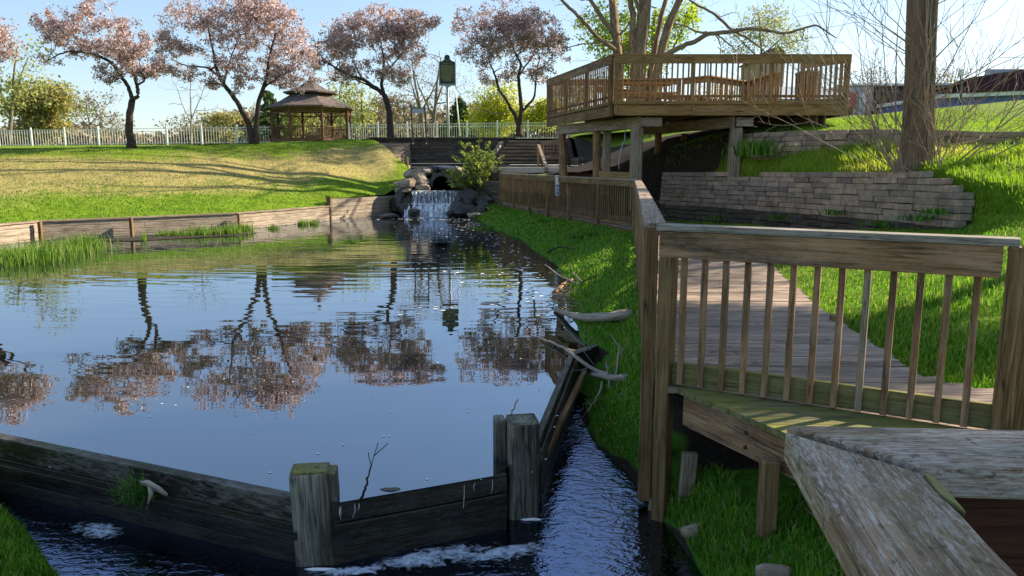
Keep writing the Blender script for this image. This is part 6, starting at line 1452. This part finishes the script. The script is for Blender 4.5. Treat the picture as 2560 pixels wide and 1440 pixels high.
# ------------------------------------------------------------------ floating foam, debris
rs = np.random.default_rng(31); v = []; 
def disc(x, y, r, z, n=7):
    a0 = rs.random()*6
    return [(x+r*(.8+.3*rs.random())*math.cos(a0+2*math.pi*k/n), y+r*(.8+.3*rs.random())*math.sin(a0+2*math.pi*k/n), z) for k in range(n)]
mb = MB(); k = 0
while k < 620:
    if k < 110: x, y = rs.uniform(-3.2, .6), rs.uniform(4.6, 10); r = rs.uniform(.003, .012)
    elif k < 430: y = rs.uniform(10, 28.5); x = np.interp(y, [10, 14, 20, 28.5], [.4, .6, 0., -1.6])-abs(rs.normal())*1.0; r = rs.uniform(.012, .04)
    elif k < 560: s_ = rs.random(); x = -9.6+s_*2.9+rs.normal()*.15; y = 22.4+s_*5.4+rs.normal()*.15; r = rs.uniform(.012, .045)
    else: x, y = rs.uniform(-5, -1.5), rs.uniform(27.8, 29.4); r = rs.uniform(.02, .07)
    q = disc(x, y, r, .004); mb.add(q, [tuple(range(7))]); k += 1
tag(mb.build('foam_flecks', M['foamdot'], kind='stuff'), 'small white foam flecks drifting on the pond')
def foam_patch(name, label, cx, cy, rx, ry, z, n=26, rot=0., mat='foam'):
    rings = 8; v = []; col = []
    for i in range(rings+1):
        for k in range(n):
            a_ = 2*math.pi*k/n; q = i/rings; x_, y_ = rx*q*math.cos(a_), ry*q*math.sin(a_)
            v.append((cx+x_*math.cos(rot)-y_*math.sin(rot), cy+x_*math.sin(rot)+y_*math.cos(rot), z+.012*(1-q)*rs.random())); col.append(1-q**1.5)
    f = [(i*n+k, i*n+(k+1) % n, (i+1)*n+(k+1) % n, (i+1)*n+k) for i in range(rings) for k in range(n)]
    me = bpy.data.meshes.new(name); me.from_pydata(v, [], f); at = me.attributes.new("rnd", 'FLOAT', 'POINT'); at.data.foreach_set("value", col)
    me.materials.append(M[mat]); o = bpy.data.objects.new(name, me); COL.objects.link(o); WL[o.name] = np.zeros(3); return tag(o, label, kind='stuff')
foam_patch('foam', 'frothy pale foam below the middle spillway', -.5, 4.36, .66, .22, -.392, rot=.35)
foam_patch('foam', 'thin streaks of foam spreading toward the double post', -.05, 4.42, .55, .16, -.393, rot=.35)
foam_patch('foam', 'pale froth in front of the left squat post', -.95, 4.2, .35, .10, -.393, rot=.2)
foam_patch('foam', 'small froth patch below the left weir', -2.75, 4.72, .34, .16, -.392, rot=-.4)
foam_patch('foam', 'white foam at the foot of the waterfall', -3.0, 29.2, 1.5, .45, .012)
for nm, lb, a_, b_ in (('foam', 'bright foam line at the foot of the left squat post', (-1.24, 4.20), (-1.06, 4.27)), ('foam', 'bright foam line at the foot of the double post', (.06, 4.84), (.2, 4.93))):
    mb = MB(); mb.rock(((a_[0]+b_[0])/2, (a_[1]+b_[1])/2, -.40), (.10, .016, .012)); o = mb.build(nm, M['foamdot']); o.rotation_euler = (0, 0, 0); tag(o, lb, kind='stuff')
# trickles over the spillway
t = thing('water_trickles', (-.5, 4.5, -.4), 'thin white trickles running over the spillway planks', 'water')
for k in range(7):
    s_ = rs.choice([rs.uniform(.02, .2), rs.uniform(.45, .98)]); p = lerp(B0, B1, s_)+V(.025, -.065, 0)*1.0; L = rs.uniform(.04, .16); mb = MB()
    mb.tube([p+V(0, 0, -.02), p+V(.004*rs.normal(), -.012, -.02-L*.5), p+V(.006*rs.normal(), -.012, -.02-L)], [.0010, .0016, .0008], 4); mb.build('trickle', M['foamdot'], t)
def stick(label, pts, r0, r1, mat='log', name='stick', kids=0, seed=0, cat='stick', wob=.1, g=None):
    rs2 = np.random.default_rng(seed); mb = MB(); P = smooth_path(pts, 14, .004); R_ = np.linspace(r0, r1, 14); mb.tube(P, R_, 8, wob=wob)
    for k in range(kids):
        i = rs2.integers(3, 12); d = P[i]-P[i-1]; d /= np.linalg.norm(d); sprout(mb, P[i], d+rs2.standard_normal(3)*.7+V(0, 0, .3), rs2.uniform(.1, .5), R_[i]*.5, 1, rs2, .2, 2)
    return tag(mb.build(name, M[mat], smooth=True), label, cat, g)
sgp = 'dead branches washed up on the pond bank'
stick('thick pale driftwood log lying across the bank into the water', [G(1388, 775, .02), G(1440, 792, .12), G(1500, 797, .22), G(1545, 792, .30), G(1584, 785, .34)], .028, .062, name='log', cat='log', g=sgp)
stick('crooked dead branch reaching from the pond to the near bank', [G(1350, 845, .02), G(1420, 873, .04), G(1452, 905, .08), G(1490, 930, -.05), G(1530, 940, .0)], .010, .024, seed=3, kids=3, g=sgp)
stick('gnarled stump end of branch on the near bank', [G(1480, 935, -.05), G(1520, 945, .0), G(1570, 946, .08)], .02, .035, seed=4, kids=4, g=sgp)
stick('pale forked twig hanging down the near bank', [G(1505, 955, -.05), G(1500, 985, -.12), G(1480, 1010, -.2), G(1470, 1030, -.25)], .012, .006, seed=5, kids=2, g=sgp)
stick('dead branch standing out of the grass by the far shore', [G(1370, 632, .08), G(1395, 616, .25), G(1440, 622, .3)], .02, .008, 'bark', seed=6, kids=2, g=sgp)
stick('long thin stick leaning on the brush pile', [G(1363, 662, .08), G(1400, 690, .12), G(1446, 711, .2)], .012, .010, seed=7, g=sgp)
stick('short stick on the grass by the brush pile', [G(1430, 680, .2), G(1455, 704, .26)], .012, .010, seed=8, g=sgp)
stick('dark twig curving over the grass near the shore', [G(1455, 705, .22), G(1475, 694, .28), G(1492, 692, .3)], .010, .006, 'bark', seed=9, kids=1, g=sgp)
stick('peeled orange brown limb at the shore brush pile', [G(1385, 735, .02), G(1405, 715, .1), G(1430, 698, .16)], .04, .03, 'pole', seed=10, g=sgp)
t = thing('brush_pile', tuple(G(1425, 735, .0)), 'tangled pile of dead twigs and reeds at the shore above the log', 'brush pile')
mb = MB(); rs2 = np.random.default_rng(44)
for k in range(90):
    c_ = G(rs2.uniform(1388, 1470), rs2.uniform(722, 778), rs2.uniform(.0, .1)); d = V(rs2.normal(), rs2.normal()*.8, rs2.normal()*.18); d /= np.linalg.norm(d); L = rs2.uniform(.15, .6); mb.tube([c_-d*L/2, c_+V(0, 0, .03), c_+d*L/2], [.004, .006, .003], 4)
mb.build('twigs', M['twig'], t)
stick('single dark stick standing upright at the spillway', [V(-.93, 4.35, -.03), V(-.89, 4.34, .06), V(-.85, 4.34, .21)], .009, .004, 'bark', seed=12, kids=1)
stick('little twig leaning behind the double post', [V(-.02, 5.1, .25), V(.04, 5.2, .36)], .005, .004, 'pole', seed=13)
mb = MB(); mb.rock(tuple(lerp(B0, B1, .33)+V(0, .0, -.01)), (.10, .05, .018)); tag(mb.build('debris', M['wetrock']), 'clump of dark wet debris caught on the spillway edge', 'debris')
t = thing('moss_clump', (-2.35, 4.75, -.2), 'tan root and moss clump hanging on the long weir', 'debris')
mb = MB(); mb.tube([(-2.42, 4.70, -.05), (-2.36, 4.66, -.035), (-2.28, 4.63, -.06), (-2.22, 4.62, -.10)], [.016, .022, .02, .010], 8, wob=.15); mb.tube([(-2.34, 4.65, -.05), (-2.33, 4.63, -.10), (-2.35, 4.62, -.16)], [.02, .015, .006], 7, wob=.15); mb.build('root', M['log'], t, smooth=True)
rs2 = np.random.default_rng(3); Pm_ = V(-2.46, 4.70, -.13)+rs2.standard_normal((260, 3))*(.07, .03, .05); blades('moss', Pm_, .09, .006, M['weed'], None, lean=2.2, seed=2, kind=None, parent=t)
# stones and leaf near the bottom
def st(label, px, py, z, r, mat='rock'):
    c_ = G(px, py, z); mb = MB(); mb.rock((0, 0, 0), r, .3, 14); mb.v = [v+c_ for v in mb.v]; tag(mb.build('stone', M[mat], smooth=True), label, 'stone', 'stones in the near bank grass')
st('oval brown stone at the stream edge under the ledge', 1750, 1330, -.28, (.13, .06, .06)); st('small reddish stone left of the tall railing post foot', 1632, 1262, -.36, (.035, .035, .06)); st('pale bark covered stone at the bottom edge', 1935, 1432, -.02, (.12, .05, .05))
mb = MB(); c_ = G(2025, 1290, .12); mb.add([c_+V(-.015, 0.06, .02), c_+V(-.02, .0, .03), c_+V(.01, -.06, .01), c_+V(.018, 0, .015)], [(0, 1, 2, 3)]); tag(mb.build('dead_leaf', M['log']), 'single pale dead leaf lying in the dark grass', 'leaf')
